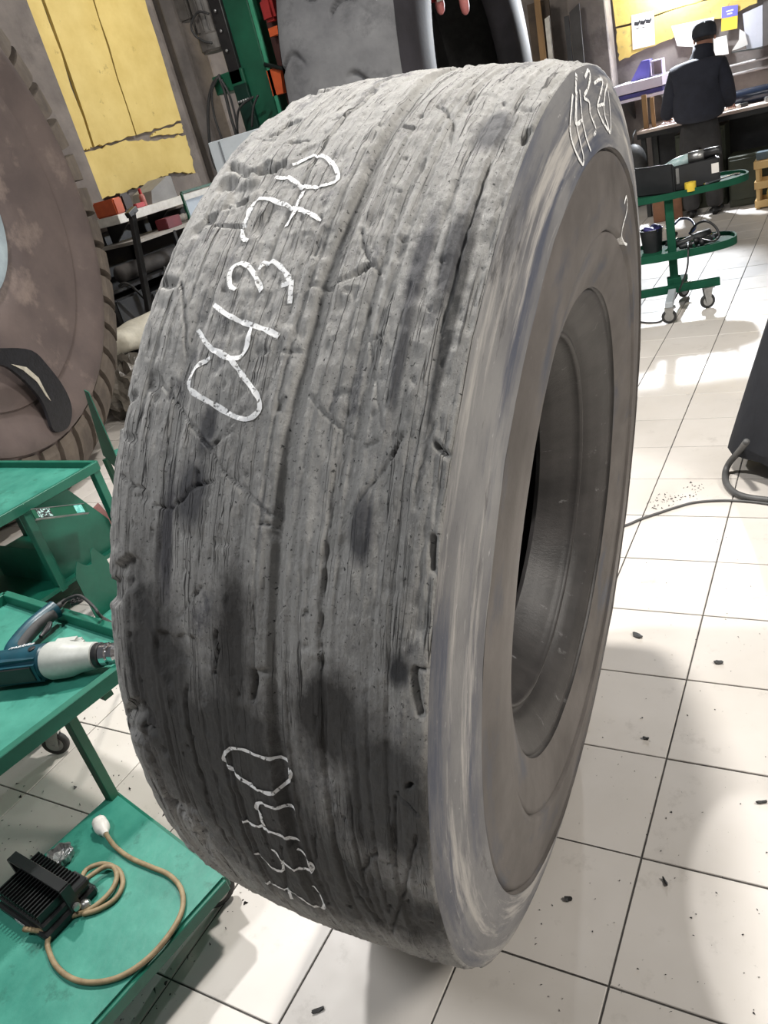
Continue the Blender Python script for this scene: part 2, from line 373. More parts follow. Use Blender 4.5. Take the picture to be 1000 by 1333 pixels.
# --- gouges and cracks, traced as (outline, depth, half width) in photo points -> tyre surface coordinates
def crop(x0, y0, sc, pts): return [(x0+a/sc, y0+b/sc) for a, b in pts]
A = lambda *p: crop(150, 80, 2.563, p)
Bc = lambda *p: crop(400, 80, 2.563, p)
Cc = lambda *p: crop(130, 550, 3.125, p)
Dc = lambda *p: crop(400, 550, 2.857, p)
Ec = lambda *p: crop(150, 880, 2.857, p)
Fc = lambda *p: crop(450, 850, 2.5, p)
GOUGES = [
 (Cc((370, 10), (415, 60), (460, 120), (490, 175), (520, 210), (560, 255), (600, 280), (650, 340), (700, 385)), 0.006, 0.0032),
 (A((150, 1055), (200, 1135), (250, 1200), (330, 1300)), 0.005, 0.003),
 (Cc((220, 335), (280, 355), (340, 310), (390, 255), (460, 235)), 0.007, 0.004), (Cc((400, 200), (398, 250)), 0.009, 0.006),
 (Cc((475, 850), (470, 880), (482, 920), (460, 1030)), 0.008, 0.004), (Cc((630, 840), (640, 880), (655, 900)), 0.005, 0.003),
 (Cc((100, 220), (130, 265), (180, 270)), 0.009, 0.005), (Cc((470, 90), (545, 30)), 0.006, 0.004), (Cc((650, 405), (705, 430)), 0.006, 0.003),
 (Cc((320, 790), (410, 670)), 0.004, 0.003), (Cc((415, 380), (400, 560), (385, 700)), 0.004, 0.0025), (Cc((580, 380), (565, 560)), 0.004, 0.0025),
 (Cc((830, 480), (820, 700), (810, 1000)), 0.004, 0.0028), (Cc((915, 500), (905, 720), (895, 1000)), 0.004, 0.0028), (Cc((500, 420), (497, 640)), 0.003, 0.0025),
 (Dc((355, 50), (300, 140), (230, 240), (160, 345)), 0.005, 0.003), (Dc((470, 430), (465, 480), (468, 540), (500, 570)), 0.014, 0.006),
 (Dc((405, 915), (430, 920), (475, 895)), 0.007, 0.004), (Dc((475, 10), (440, 120), (400, 260)), 0.004, 0.003), (Dc((110, 20), (95, 220), (60, 500), (45, 800)), 0.004, 0.003),
 (Dc((200, 90), (260, 70)), 0.006, 0.004), (Dc((490, 90), (530, 120)), 0.01, 0.005), (Dc((265, 420), (250, 700), (235, 950)), 0.003, 0.0025),
 (A((225, 740), (235, 860), (240, 980)), 0.006, 0.003), (A((640, 1110), (700, 1180), (790, 1255)), 0.006, 0.003), (A((650, 745), (720, 745), (800, 705), (845, 685)), 0.006, 0.004),
 (A((330, 1280), (380, 1220), (440, 1160)), 0.005, 0.003), (A((330, 550), (430, 550)), 0.007, 0.004), (A((370, 480), (430, 465)), 0.012, 0.008),
 (A((450, 360), (520, 350), (560, 335)), 0.010, 0.008), (A((390, 345), (440, 370)), 0.012, 0.009), (A((520, 245), (560, 225)), 0.010, 0.010), (A((590, 265), (640, 262)), 0.007, 0.005),
 (A((160, 740), (190, 742)), 0.014, 0.012), (A((550, 1160), (560, 1130)), 0.008, 0.006), (A((560, 970), (620, 965)), 0.006, 0.004), (A((700, 560), (660, 640)), 0.006, 0.006),
 (Bc((430, 145), (470, 165), (485, 200), (480, 280)), 0.007, 0.004), (Bc((90, 190), (150, 165), (185, 145), (230, 95)), 0.008, 0.005), (Bc((320, 215), (350, 220)), 0.012, 0.006),
 (Bc((610, 330), (570, 460), (520, 600), (490, 750), (440, 900)), 0.004, 0.003), (Bc((200, 800), (210, 930), (230, 1080), (250, 1220)), 0.004, 0.003), (Bc((320, 1240), (280, 1320)), 0.006, 0.004),
 (Bc((160, 700), (215, 675)), 0.009, 0.006), (Bc((180, 560), (190, 620), (235, 700)), 0.006, 0.004), (Bc((310, 590), (325, 590)), 0.010, 0.005), (Bc((720, 260), (745, 225)), 0.012, 0.010),
 (Bc((210, 925), (250, 905)), 0.005, 0.003), (Bc((430, 1270), (470, 1320)), 0.008, 0.005), (Bc((490, 400), (480, 560), (430, 760)), 0.003, 0.0025), (Bc((560, 40), (440, 145)), 0.005, 0.004),
 (Fc((170, 460), (235, 525)), 0.006, 0.003), (Fc((165, 470), (160, 700)), 0.006, 0.003), (Fc((230, 590), (190, 780), (150, 910)), 0.005, 0.003), (Fc((0, 700), (80, 840), (150, 910)), 0.005, 0.003),
 (Fc((75, 0), (70, 300), (90, 560), (140, 840)), 0.004, 0.003), (Fc((90, 650), (50, 710)), 0.005, 0.003), (Fc((230, 60), (235, 160), (250, 200)), 0.010, 0.006), (Fc((205, 440), (215, 430)), 0.012, 0.006),
 (Ec((265, 30), (270, 160), (300, 300), (335, 440)), 0.006, 0.003), (Ec((335, 440), (380, 560), (450, 660)), 0.006, 0.003), (Ec((520, 0), (510, 90)), 0.008, 0.006), (Ec((110, 190), (140, 210)), 0.01, 0.006),
 (Ec((400, 590), (430, 640)), 0.006, 0.004), (Ec((620, 640), (640, 800), (700, 900)), 0.004, 0.003), (Ec((740, 500), (745, 700)), 0.004, 0.003), (Ec((970, 660), (920, 730)), 0.005, 0.003), (Ec((840, 680), (960, 850)), 0.004, 0.003),
]
GV = []
for pts, dep, wid in GOUGES:
    dep, wid = dep*0.8, max(0.0017, wid*0.52)
    h = [tire_hit(*p) for p in pts]; h = [q for q in h if q]
    if len(h) >= 2: GV.append((np.array([(q[0], q[1]*RT) for q in h]), dep, wid))
GROOVE = []
for p in A((885, 290), (840, 400), (780, 540), (720, 690), (680, 850), (640, 1010), (600, 1180), (580, 1290)) + [(565, 95), (540, 125)]:
    q = tire_hit(*p)
    if q: GROOVE.append((q[1], q[0]))
GROOVE.sort()
def disp(w, th):
    """height of the worn tread surface over the plain profile"""
    w = np.asarray(w, float); th = np.asarray(th, float); s = th*RT
    wob = 0.012*(vnoise(s*1.3, w*2, 5)-0.5)
    ww = w+wob
    d = 0.0020*(fbm(ww*55, s*1.6, 11, 3)-0.5)*2
    d = d+0.0015*(fbm(ww*140, s*3.5, 23, 3)-0.5)*2+0.0026*(fbm(w*70, s*48, 27, 3)-0.5)*2
    st = fbm(ww*95, s*1.1, 31, 2)                      # long thin cuts along the rolling direction
    d = d-0.0042*np.clip((0.36-st)/0.10, 0, 1)
    st2 = vnoise(ww*210, s*2.2, 37); gate = fbm(w*6, s*2.5, 39, 2)
    d = d-0.0032*np.clip((0.14-st2)/0.10, 0, 1)*np.clip((gate-0.38)/0.15, 0, 1)
    d = d+0.0035*(fbm(w*9, s*5, 41, 4)-0.5)*2           # lumps
    pit = vnoise(w*70, s*45, 51)
    d = d-0.0045*np.clip((pit-0.92)/0.05, 0, 1)
    ch = fbm(w*16, s*13, 61, 3)                         # torn chips, more towards the outer shoulder
    edge = np.clip((-w-0.30)/0.17, 0, 1)
    d = d-(0.002+0.011*edge)*np.clip((ch-0.60)/0.08, 0, 1)
    e2 = np.clip((w+0.035)/0.035, 0, 1)                 # ragged near edge
    d = d-0.008*e2*np.clip((fbm(w*30, s*11, 71, 3)-0.52)/0.15, 0, 1)
    g = np.array(GROOVE)
    gw = np.interp(th, g[:, 0], g[:, 1]); fade = np.clip((3.55-th)/0.5, 0, 1)
    u = (w-gw)
    d = d*(1-0.6*fade*np.exp(-(u/0.012)**4))-0.0135*fade*np.exp(-(u/0.0105)**4)*(0.75+0.5*vnoise(s*7, w*3, 81))
    flat = s.reshape(-1); wf = w.reshape(-1); dd = np.zeros_like(wf)
    for P, dep, wid in GV:
        lo = P.min(0)-4*wid-0.01; hi = P.max(0)+4*wid+0.01
        m = np.where((wf > lo[0]) & (wf < hi[0]) & (flat > lo[1]) & (flat < hi[1]))[0]
        if len(m) == 0: continue
        X = np.stack([wf[m]+0.004*(vnoise(flat[m]*60, wf[m]*60, 91)-0.5), flat[m]+0.004*(vnoise(flat[m]*60, wf[m]*60, 92)-0.5)], 1)
        best = np.full(len(m), 9.0)
        for a, b in zip(P[:-1], P[1:]):
            ab = b-a; t = np.clip(((X-a)@ab)/(ab@ab+1e-12), 0, 1)
            best = np.minimum(best, np.hypot(*(X-(a+t[:, None]*ab)).T))
        k = -1.15*dep*np.exp(-(best/wid)**2)+0.06*dep*np.exp(-((best-2.6*wid)/wid)**2)
        dd[m] += k
    return d+dd.reshape(w.shape)
def grid_mesh(name, Pg, wrap=True, uv=None):
    n, m, _ = Pg.shape
    me = bpy.data.meshes.new(name); me.vertices.add(n*m); me.vertices.foreach_set('co', Pg.reshape(-1).astype(np.float32))
    ii = np.arange(n if wrap else n-1); jj = np.arange(m-1)
    I, J = np.meshgrid(ii, jj, indexing='ij'); I2 = (I+1) % n
    q = np.stack([I*m+J, I*m+J+1, I2*m+J+1, I2*m+J], -1).reshape(-1, 4)
    me.loops.add(q.size); me.loops.foreach_set('vertex_index', q.reshape(-1).astype(np.int32))
    me.polygons.add(len(q)); me.polygons.foreach_set('loop_start', (np.arange(len(q))*4).astype(np.int32))
    me.polygons.foreach_set('use_smooth', np.ones(len(q), bool))
    if uv is not None:
        at = me.attributes.new('surf', 'FLOAT_VECTOR', 'POINT'); at.data.foreach_set('vector', uv.reshape(-1).astype(np.float32))
    me.update(calc_edges=True); me.validate()
    return me
def tire_material(name, kind):
    m = bpy.data.materials.new(name); m.use_nodes = True; nt = m.node_tree; N = nt.nodes; L = nt.links; b = N['Principled BSDF']
    at = N.new('ShaderNodeAttribute'); at.attribute_name = 'surf'
    def noise(scale, stretch=(1, 1, 1), det=6, rough=0.62, off=0):
        mp = N.new('ShaderNodeMapping'); mp.inputs['Scale'].default_value = stretch; mp.inputs['Location'].default_value = (off, off*0.7, off*1.3); L.new(at.outputs['Vector'], mp.inputs['Vector'])
        n = N.new('ShaderNodeTexNoise'); n.inputs['Scale'].default_value = scale; n.inputs['Detail'].default_value = det; n.inputs['Roughness'].default_value = rough
        L.new(mp.outputs[0], n.inputs['Vector']); return n.outputs[0]
    def ramp(src, p0, p1, c0=(0, 0, 0), c1=(1, 1, 1)):
        r = N.new('ShaderNodeValToRGB'); r.color_ramp.elements[0].position = p0; r.color_ramp.elements[1].position = p1
        r.color_ramp.elements[0].color = (*c0, 1); r.color_ramp.elements[1].color = (*c1, 1); L.new(src, r.inputs[0]); return r.outputs[0]
    def mix(fac, a, c):
        x = N.new('ShaderNodeMix'); x.data_type = 'RGBA'; L.new(fac, x.inputs[0])
        for s_, v in ((6, a), (7, c)):
            if isinstance(v, tuple): x.inputs[s_].default_value = (*v, 1)
            else: L.new(v, x.inputs[s_])
        return x.outputs[2]
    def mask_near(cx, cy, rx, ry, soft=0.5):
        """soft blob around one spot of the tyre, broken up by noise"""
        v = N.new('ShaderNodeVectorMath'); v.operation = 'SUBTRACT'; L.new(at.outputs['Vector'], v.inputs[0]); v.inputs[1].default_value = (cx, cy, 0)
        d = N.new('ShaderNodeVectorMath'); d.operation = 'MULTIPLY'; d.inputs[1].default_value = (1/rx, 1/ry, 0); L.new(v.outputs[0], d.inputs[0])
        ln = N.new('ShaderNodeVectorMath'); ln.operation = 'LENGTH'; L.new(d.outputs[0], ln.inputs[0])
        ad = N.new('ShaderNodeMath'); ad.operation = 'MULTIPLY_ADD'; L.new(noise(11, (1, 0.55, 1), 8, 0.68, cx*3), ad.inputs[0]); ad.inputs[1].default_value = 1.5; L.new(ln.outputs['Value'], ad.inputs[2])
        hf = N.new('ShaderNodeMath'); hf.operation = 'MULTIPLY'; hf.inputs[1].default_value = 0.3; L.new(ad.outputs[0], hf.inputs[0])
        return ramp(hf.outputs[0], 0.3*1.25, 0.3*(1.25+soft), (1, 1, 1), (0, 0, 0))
    CR_ = []
    if kind == 'tread':
        c = mix(ramp(noise(7, (1, 0.35, 1), 8, 0.65), 0.35, 0.65), (0.28, 0.274, 0.26), (0.40, 0.392, 0.374))
        c = mix(ramp(noise(60, (1, 0.06, 1), 6, 0.7, 4), 0.45, 0.68), c, (0.45, 0.44, 0.42))
        c = mix(ramp(noise(14, (1, 0.5, 1), 9, 0.72, 8), 0.56, 0.68), c, (0.12, 0.12, 0.13))
        c = mix(ramp(noise(150, (1, 0.35, 1), 6, 0.75, 15), 0.54, 0.70), c, (0.52, 0.51, 0.49))
        c = mix(ramp(noise(190, (1, 0.7, 1), 4, 0.65, 25), 0.60, 0.68), c, (0.05, 0.05, 0.05))
        for (sc_, st_, of_, band, gp) in ((22, (1, 0.03, 1), 41, 0.007, (0.46, 0.56)), (46, (1, 0.03, 1), 52, 0.008, (0.50, 0.58))):
            n_ = noise(sc_, st_, 4, 0.6, of_)
            sb = N.new('ShaderNodeMath'); sb.operation = 'SUBTRACT'; sb.inputs[1].default_value = 0.5; L.new(n_, sb.inputs[0])
            ab = N.new('ShaderNodeMath'); ab.operation = 'ABSOLUTE'; L.new(sb.outputs[0], ab.inputs[0])
            ln_ = ramp(ab.outputs[0], 0.0, band, (1, 1, 1), (0, 0, 0))
            gt_ = ramp(noise(7, (1, 0.5, 1), 4, 0.6, of_+5), gp[0], gp[1])
            mu = N.new('ShaderNodeMath'); mu.operation = 'MULTIPLY'; L.new(ln_, mu.inputs[0]); L.new(gt_, mu.inputs[1])
            c = mix(mu.outputs[0], c, (0.06, 0.058, 0.056)); CR_.append(mu.outputs[0])
        for (px, py, rx, ry, k) in STAINS_SHADE:  # stains and, low on the tread, painted shade
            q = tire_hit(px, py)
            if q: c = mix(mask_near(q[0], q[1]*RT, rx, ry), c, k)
        rough, bs, bstr = 0.80, 150, 1.0
    elif kind == 'side':
        c = mix(ramp(noise(6, (1, 0.5, 1), 7), 0.35, 0.65), (0.115, 0.115, 0.124), (0.255, 0.25, 0.246))
        c = mix(ramp(noise(9, (2.2, 0.22, 1), 8, 0.66, 6), 0.48, 0.62), c, (0.07, 0.078, 0.108))
        c = mix(ramp(noise(12, (2.4, 0.16, 1), 8, 0.68, 12), 0.52, 0.63), c, (0.42, 0.40, 0.375))
        c = mix(ramp(noise(16, (1.6, 0.3, 1), 8, 0.7, 18), 0.60, 0.70), c, (0.05, 0.048, 0.05))
        c = mix(ramp(noise(120, (1, 0.3, 1), 4, 0.6, 30), 0.66, 0.75), c, (0.45, 0.44, 0.43))
        rough, bs, bstr = 0.58, 130, 0.15
    elif kind == 'ring':
        c = mix(ramp(noise(6, (1, 0.6, 1), 7), 0.35, 0.65), (0.070, 0.061, 0.055), (0.130, 0.116, 0.107))
        c = mix(ramp(noise(9, (1.5, 0.4, 1), 6, 0.6, 6), 0.56, 0.7), c, (0.06, 0.064, 0.08))
        c = mix(ramp(noise(90, (1, 0.5, 1), 4, 0.6, 30), 0.68, 0.76), c, (0.20, 0.19, 0.18))
        rough, bs, bstr = 0.55, 150, 0.12
    else:
        c = mix(ramp(noise(8, (1, 0.6, 1), 7), 0.35, 0.65), (0.022, 0.020, 0.019), (0.050, 0.045, 0.043))
        c = mix(ramp(noise(26, (1, 0.6, 1), 7, 0.7, 9), 0.62, 0.72), c, (0.22, 0.215, 0.215))
        rough, bs, bstr = 0.45, 120, 0.2
    L.new(c, b.inputs['Base Color']); b.inputs['Roughness'].default_value = rough
    bp = N.new('ShaderNodeBump'); bp.inputs['Strength'].default_value = bstr; bp.inputs['Distance'].default_value = 0.006
    hgt = noise(bs, (1, 0.5, 1), 7, 0.75, 2)
    for q in CR_:
        sb = N.new('ShaderNodeMath'); sb.operation = 'MULTIPLY_ADD'; L.new(q, sb.inputs[0]); sb.inputs[1].default_value = -0.6; L.new(hgt, sb.inputs[2]); hgt = sb.outputs[0]
    L.new(hgt, bp.inputs['Height']); L.new(bp.outputs[0], b.inputs['Normal'])
    return m
WET_SHADE = (0.055, 0.052, 0.049)
STAINS_SHADE = [(300, 850, 0.05, 0.15, WET_SHADE), (420, 935, 0.06, 0.09, WET_SHADE), (200, 900, 0.07, 0.24, (0.07, 0.068, 0.066)), (300, 1010, 0.16, 0.24, (0.068, 0.066, 0.063)), (380, 1120, 0.20, 0.20, (0.07, 0.068, 0.066)), (500, 1040, 0.10, 0.16, (0.085, 0.083, 0.08)), (490, 1180, 0.20, 0.14, (0.075, 0.073, 0.07)),  # lower tread: shade painted into the rubber colour, along with damp patches
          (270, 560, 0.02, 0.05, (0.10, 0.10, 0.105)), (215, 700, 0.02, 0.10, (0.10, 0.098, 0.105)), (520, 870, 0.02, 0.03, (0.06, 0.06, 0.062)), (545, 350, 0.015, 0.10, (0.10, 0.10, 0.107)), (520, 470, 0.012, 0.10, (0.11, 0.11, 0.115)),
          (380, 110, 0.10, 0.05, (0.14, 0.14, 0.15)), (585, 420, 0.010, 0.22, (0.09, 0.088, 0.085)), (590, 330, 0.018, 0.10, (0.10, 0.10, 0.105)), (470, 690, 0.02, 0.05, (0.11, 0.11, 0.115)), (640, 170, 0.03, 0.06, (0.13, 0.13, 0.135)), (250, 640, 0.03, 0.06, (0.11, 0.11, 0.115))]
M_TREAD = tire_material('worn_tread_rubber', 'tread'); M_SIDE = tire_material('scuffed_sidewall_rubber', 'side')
M_RING = tire_material('brown_sidewall_rubber', 'ring'); M_BEAD = tire_material('bead_rubber', 'bead')
th_vis = np.linspace(math.radians(62), math.radians(292), 1240, endpoint=False); th_rest = np.linspace(math.radians(292), math.radians(422), 150, endpoint=False)
TH = np.concatenate([th_vis, th_rest])
base_pt = tpos(np.array(-0.02), np.array(0.866), np.array(math.radians(270)))
tire = thing('worn_tire', (float(base_pt[0]), float(base_pt[1]), 0.0), 'huge smooth-worn grey loader tire standing upright, chalk numbers on its scarred tread', 'tire')
TB = np.array(tire.location)
wt = np.concatenate([np.linspace(-TWD-0.050, -TWD, 30, endpoint=False), np.linspace(-TWD, 0, 200)])
Wg, Hg = np.meshgrid(wt, TH); Rg = rtop(Wg); Dg = disp(Wg, Hg)
edge = np.clip((Wg-wt[0])/0.02, 0, 1)*np.clip((0.0-Wg)/0.006, 0.15, 1); Dg = Dg*edge
# a tyre this heavy flattens where it stands: nothing of the tread dips under the floor
Pg = tpos(Wg, Rg+Dg, Hg)
Pg[..., 2] = np.maximum(Pg[..., 2], 0.001)
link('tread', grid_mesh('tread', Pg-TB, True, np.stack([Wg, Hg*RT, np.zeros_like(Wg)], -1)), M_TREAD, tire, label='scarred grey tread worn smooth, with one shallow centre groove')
def resample(prof, step):
    out = [prof[0]]
    for a, b in zip(prof[:-1], prof[1:]):
        n = max(1, int(math.hypot(b[0]-a[0], b[1]-a[1])/step))
        for k in range(1, n+1): out.append((a[0]+(b[0]-a[0])*k/n, a[1]+(b[1]-a[1])*k/n))
    return out
def band(name, prof, m, nt=420, amp=0.0, step=0.008, label=None):
    prof = resample(prof, step); th = np.linspace(0, 2*math.pi, nt, endpoint=False)
    w = np.array([p[0] for p in prof]); r = np.array([p[1] for p in prof])
    Wg, Hg = np.meshgrid(w, th); Rg, _ = np.meshgrid(r, th)
    Wd = Wg+amp*(fbm(Rg*14, Hg*5, 3, 4)-0.5)*2*np.clip((0.855-Rg)/0.03, 0, 1)
    P = tpos(Wd, Rg, Hg); P[..., 2] = np.maximum(P[..., 2], 0.0015)
    return link(name, grid_mesh(name, P-TB, True, np.stack([Rg, Hg*0.75, np.zeros_like(Rg)], -1)), m, tire, label=label)
iR1 = [p[1] for p in SIDE].index(0.7335); iR3 = [p[1] for p in SIDE].index(0.4905)
band('sidewall', SIDE[:iR1+1], M_SIDE, 520, 0.0022, label='blue grey scuffed outer sidewall band')
band('sidewall_ring', SIDE[iR1:iR3+1], M_RING, 480, 0.0012, label='smoother brown inner sidewall ring')
band('bead', SIDE[iR3:], M_BEAD, 360, 0.0012, label='dark bead with raised ridges')
INNER = [(-0.155, 0.338), (-0.168, 0.350), (-0.165, 0.40), (-0.13, 0.46), (-0.075, 0.55), (-0.045, 0.65), (-0.045, 0.74), (-0.075, 0.80), (-0.15, 0.825), (-0.235, 0.83), (-0.32, 0.825), (-0.395, 0.80), (-0.425, 0.74), (-0.425, 0.65), (-0.395, 0.55), (-0.34, 0.46), (-0.305, 0.40), (-0.302, 0.350), (-0.315, 0.338)]
band('inner_liner', INNER, M_BEAD, 240, 0.0, 0.02)
FAR = [(-0.315, 0.338), (-0.342, 0.348), (-0.378, 0.372), (-0.415, 0.418), (-0.45, 0.47), (-0.49, 0.515), (-0.515, 0.60), (-0.526, 0.68), (-0.5197, 0.772)]
band('far_sidewall', FAR, M_RING, 300, 0.001, 0.02)
# --- chalk numbers
def chalk_material():
    m = bpy.data.materials.new('white_chalk'); m.use_nodes = True; nt = m.node_tree; N = nt.nodes; L = nt.links; b = N['Principled BSDF']
    b.inputs['Base Color'].default_value = (0.86, 0.86, 0.85, 1); b.inputs['Roughness'].default_value = 0.95
    tc = N.new('ShaderNodeTexCoord'); n = N.new('ShaderNodeTexNoise'); n.inputs['Scale'].default_value = 190; n.inputs['Detail'].default_value = 4; L.new(tc.outputs['Object'], n.inputs['Vector'])
    r = N.new('ShaderNodeValToRGB'); r.color_ramp.elements[0].position = 0.32; r.color_ramp.elements[1].position = 0.46; L.new(n.outputs[0], r.inputs[0]); L.new(r.outputs[0], b.inputs['Alpha'])
    return m
CHALK = chalk_material()
Sc = lambda *p: crop(680, 0, 3.125, p)
Rc = lambda *p: crop(780, 180, 4.545, p)
DIG = [
 [A((320, 990), (270, 1025), (245, 1080), (270, 1110), (330, 1145), (400, 1185), (450, 1195), (485, 1165), (480, 1120), (440, 1065), (400, 1010), (375, 985), (330, 965))],
 [A((275, 895), (310, 945), (345, 975), (400, 995), (435, 970), (450, 920), (455, 880)), A((330, 812), (380, 850), (440, 875), (500, 895), (548, 920))],
 [A((405, 765), (385, 750), (385, 710), (405, 680), (440, 680), (470, 720), (488, 765)), A((480, 695), (500, 670), (530, 668), (565, 700), (582, 735), (555, 748)), A((590, 730), (580, 805))],
 [A((445, 600), (428, 590), (425, 560), (440, 510), (460, 475), (490, 458), (540, 465), (600, 490), (690, 530)), A((625, 430), (600, 500), (570, 550))],
 [A((530, 375), (575, 385), (620, 410), (670, 418), (715, 410), (740, 395), (740, 365), (715, 330), (680, 312), (640, 318), (590, 340))],
 [Ec((435, 265), (410, 285), (410, 315), (440, 350), (480, 385), (520, 415), (570, 433), (610, 428), (640, 400), (650, 365), (630, 345), (570, 310), (510, 285), (470, 270), (435, 265))],
 [Ec((670, 520), (620, 500), (570, 480), (535, 472), (525, 490), (540, 520), (550, 560)), Ec((465, 540), (520, 555), (570, 577), (620, 600), (675, 635))],
 [Ec((520, 655), (545, 675), (580, 705), (615, 730), (625, 715), (610, 680), (590, 655), (580, 650)), Ec((625, 690), (660, 715), (710, 735), (732, 725), (720, 700), (690, 675), (668, 660))],
 [Ec((560, 765), (610, 785), (650, 800), (700, 830), (770, 870), (765, 830), (730, 795)), Ec((640, 790), (660, 825))],
 [Sc((200, 385), (190, 470), (190, 540), (205, 600), (240, 668), (246, 640), (232, 580), (218, 520), (214, 440), (216, 370))],
 [Sc((215, 300), (212, 390), (211, 500), (240, 488)), Sc((228, 365), (238, 470), (255, 550), (277, 615))],
 [Sc((250, 315), (265, 285), (272, 310), (262, 360), (245, 395), (268, 415), (275, 465), (298, 525), (288, 550))],
 [Sc((288, 340), (318, 320), (322, 345), (310, 400), (304, 440), (322, 490), (350, 540)), Sc((302, 432), (330, 422))],
 [Sc((342, 342), (332, 380), (328, 445), (340, 500), (351, 540), (354, 500), (350, 430), (344, 370))],
 [Rc((145, 385), (158, 345), (160, 420), (145, 490), (130, 560), (135, 610), (160, 630))],
]
WIDTH = [0.0034]*5+[0.0028]*4+[0.0026]*5+[0.0028]
LABS = ['chalk 0 on upper tread', 'chalk 4 on upper tread', 'chalk 3 on upper tread', 'chalk 7 on upper tread', 'second chalk 0 on upper tread', 'chalk 0 low on tread', 'chalk 4 low on tread', 'chalk 3 low on tread', 'chalk 7 low on tread',
        'chalk 0 on sidewall', 'chalk 4 on sidewall', 'chalk 3 on sidewall', 'chalk 7 on sidewall', 'second chalk 0 on sidewall', 'chalk 2 on inner sidewall']
for strokes, hw, lb in zip(DIG, WIDTH, LABS):
    mb = MB()
    for stroke in strokes:
        pts = catmull([(a, b, 0) for a, b in stroke], 6); H = [tire_hit(p.x, p.y) for p in pts]; H = [h for h in H if h]
        kind = 'side' if sum(h[2] == 'side' for h in H) > len(H)/2 else 'tread'
        H = [h for h in H if h[2] == kind]
        if kind == 'tread': Q = np.array([(h[0], h[1]*RT) for h in H])
        else: tm, rm_ = np.mean([h[1] for h in H]), np.mean([h[3] for h in H]); Q = np.array([(h[3], (h[1]-tm)*rm_) for h in H]); th0 = np.array([h[1] for h in H])
        # resample evenly
        seg = np.r_[0, np.cumsum(np.hypot(*np.diff(Q, axis=0).T))]; n = max(4, int(seg[-1]/0.004)); u = np.linspace(0, seg[-1], n)
        Q2 = np.stack([np.interp(u, seg, Q[:, 0]), np.interp(u, seg, Q[:, 1])], 1)
        if kind == 'side': thv = np.interp(u, seg, th0)
        tan = np.gradient(Q2, axis=0); tan /= np.linalg.norm(tan, axis=1)[:, None]+1e-9; nor = np.stack([-tan[:, 1], tan[:, 0]], 1)
        wv = hw*(0.75+0.5*vnoise(u*90, u*0, 7)); rows = []
        for k in (-1, -0.5, 0, 0.5, 1):
            X = Q2+nor*(wv*k)[:, None]
            if kind == 'tread':
                w = np.clip(X[:, 0], wt[0], -0.002); th = X[:, 1]/RT
                rows.append(tpos(w, rtop(w)+disp(w, th)+0.0016, th))
            else:
                r = np.clip(X[:, 0], 0.5, 0.858); th = thv+(nor[:, 1]*wv*k)/rm_
                rows.append(tpos(wside(r)+0.0022*(fbm(r*14, th*5, 3, 4)-0.5)*2*np.clip((0.855-r)/0.03, 0, 1)*(1 if rm_ > 0.735 else 0.55)+0.0016, r, th))
        G = np.stack(rows, 1); k0 = len(mb.v)
        mb.v += [tuple(p) for p in G.reshape(-1, 3)]
        for i in range(n-1):
            for j in range(4): a = k0+i*5+j; mb.f.append((a, a+1, a+6, a+5))
    if mb.f: mb.build('chalk_digit', CHALK, tire, smooth=True, label=lb)

# ------------------------------------------------------------------ castors
def caster(root, pos, top, yaw=0.0, r=0.05, dark=False, sc=1.0):
    """swivel castor: bracket (part) with wheel (sub-part)"""
    x, y = pos; R = rz(yaw); w = 0.022*sc
    f = MB(); P = lambda a, b, c: Vector((x, y, 0))+R @ Vector((a, b, 0))+Vector((0, 0, c))
    f.box(P(0.012, 0, top-0.004), (0.07*sc, 0.06*sc, 0.008), R)
    for s in (-1, 1):
        f.prism([P(-0.028*sc, s*(w/2+0.004), top-0.008), P(0.035*sc, s*(w/2+0.004), top-0.008), P(0.012, s*(w/2+0.004), r-0.012), P(-0.012, s*(w/2+0.004), r-0.012)], R @ Vector((0, s*0.003, 0)))
    f.lathe([(0.006, -w/2-0.01), (0.006, w/2+0.01)], P(0, 0, r), R @ Vector((0, 1, 0)), 10)
    b = f.build('caster', STEEL, root)
    t = MB().lathe([(r*0.62, -w/2), (r*0.86, -w/2), (r*0.97, -w*0.3), (r, 0), (r*0.97, w*0.3), (r*0.86, w/2), (r*0.62, w/2)], P(0, 0, r), R @ Vector((0, 1, 0)), 28, closed=True)
    t.build('wheel', RUBBER, b, autosm=40)
    h = MB().lathe([(0.004, -w*0.40), (r*0.5, -w*0.40), (r*0.64, -w*0.46), (r*0.64, w*0.46), (r*0.5, w*0.40), (0.004, w*0.40)], P(0, 0, r), R @ Vector((0, 1, 0)), 24)
    h.build('wheel_hub', STEEL, b, autosm=40)
    return b
def line_x(p1, p2, q1, q2):
    d1 = p2-p1; d2 = q2-q1; den = d1.x*d2.y-d1.y*d2.x
    t = ((q1.x-p1.x)*d2.y-(q1.y-p1.y)*d2.x)/den
    return p1+d1*t
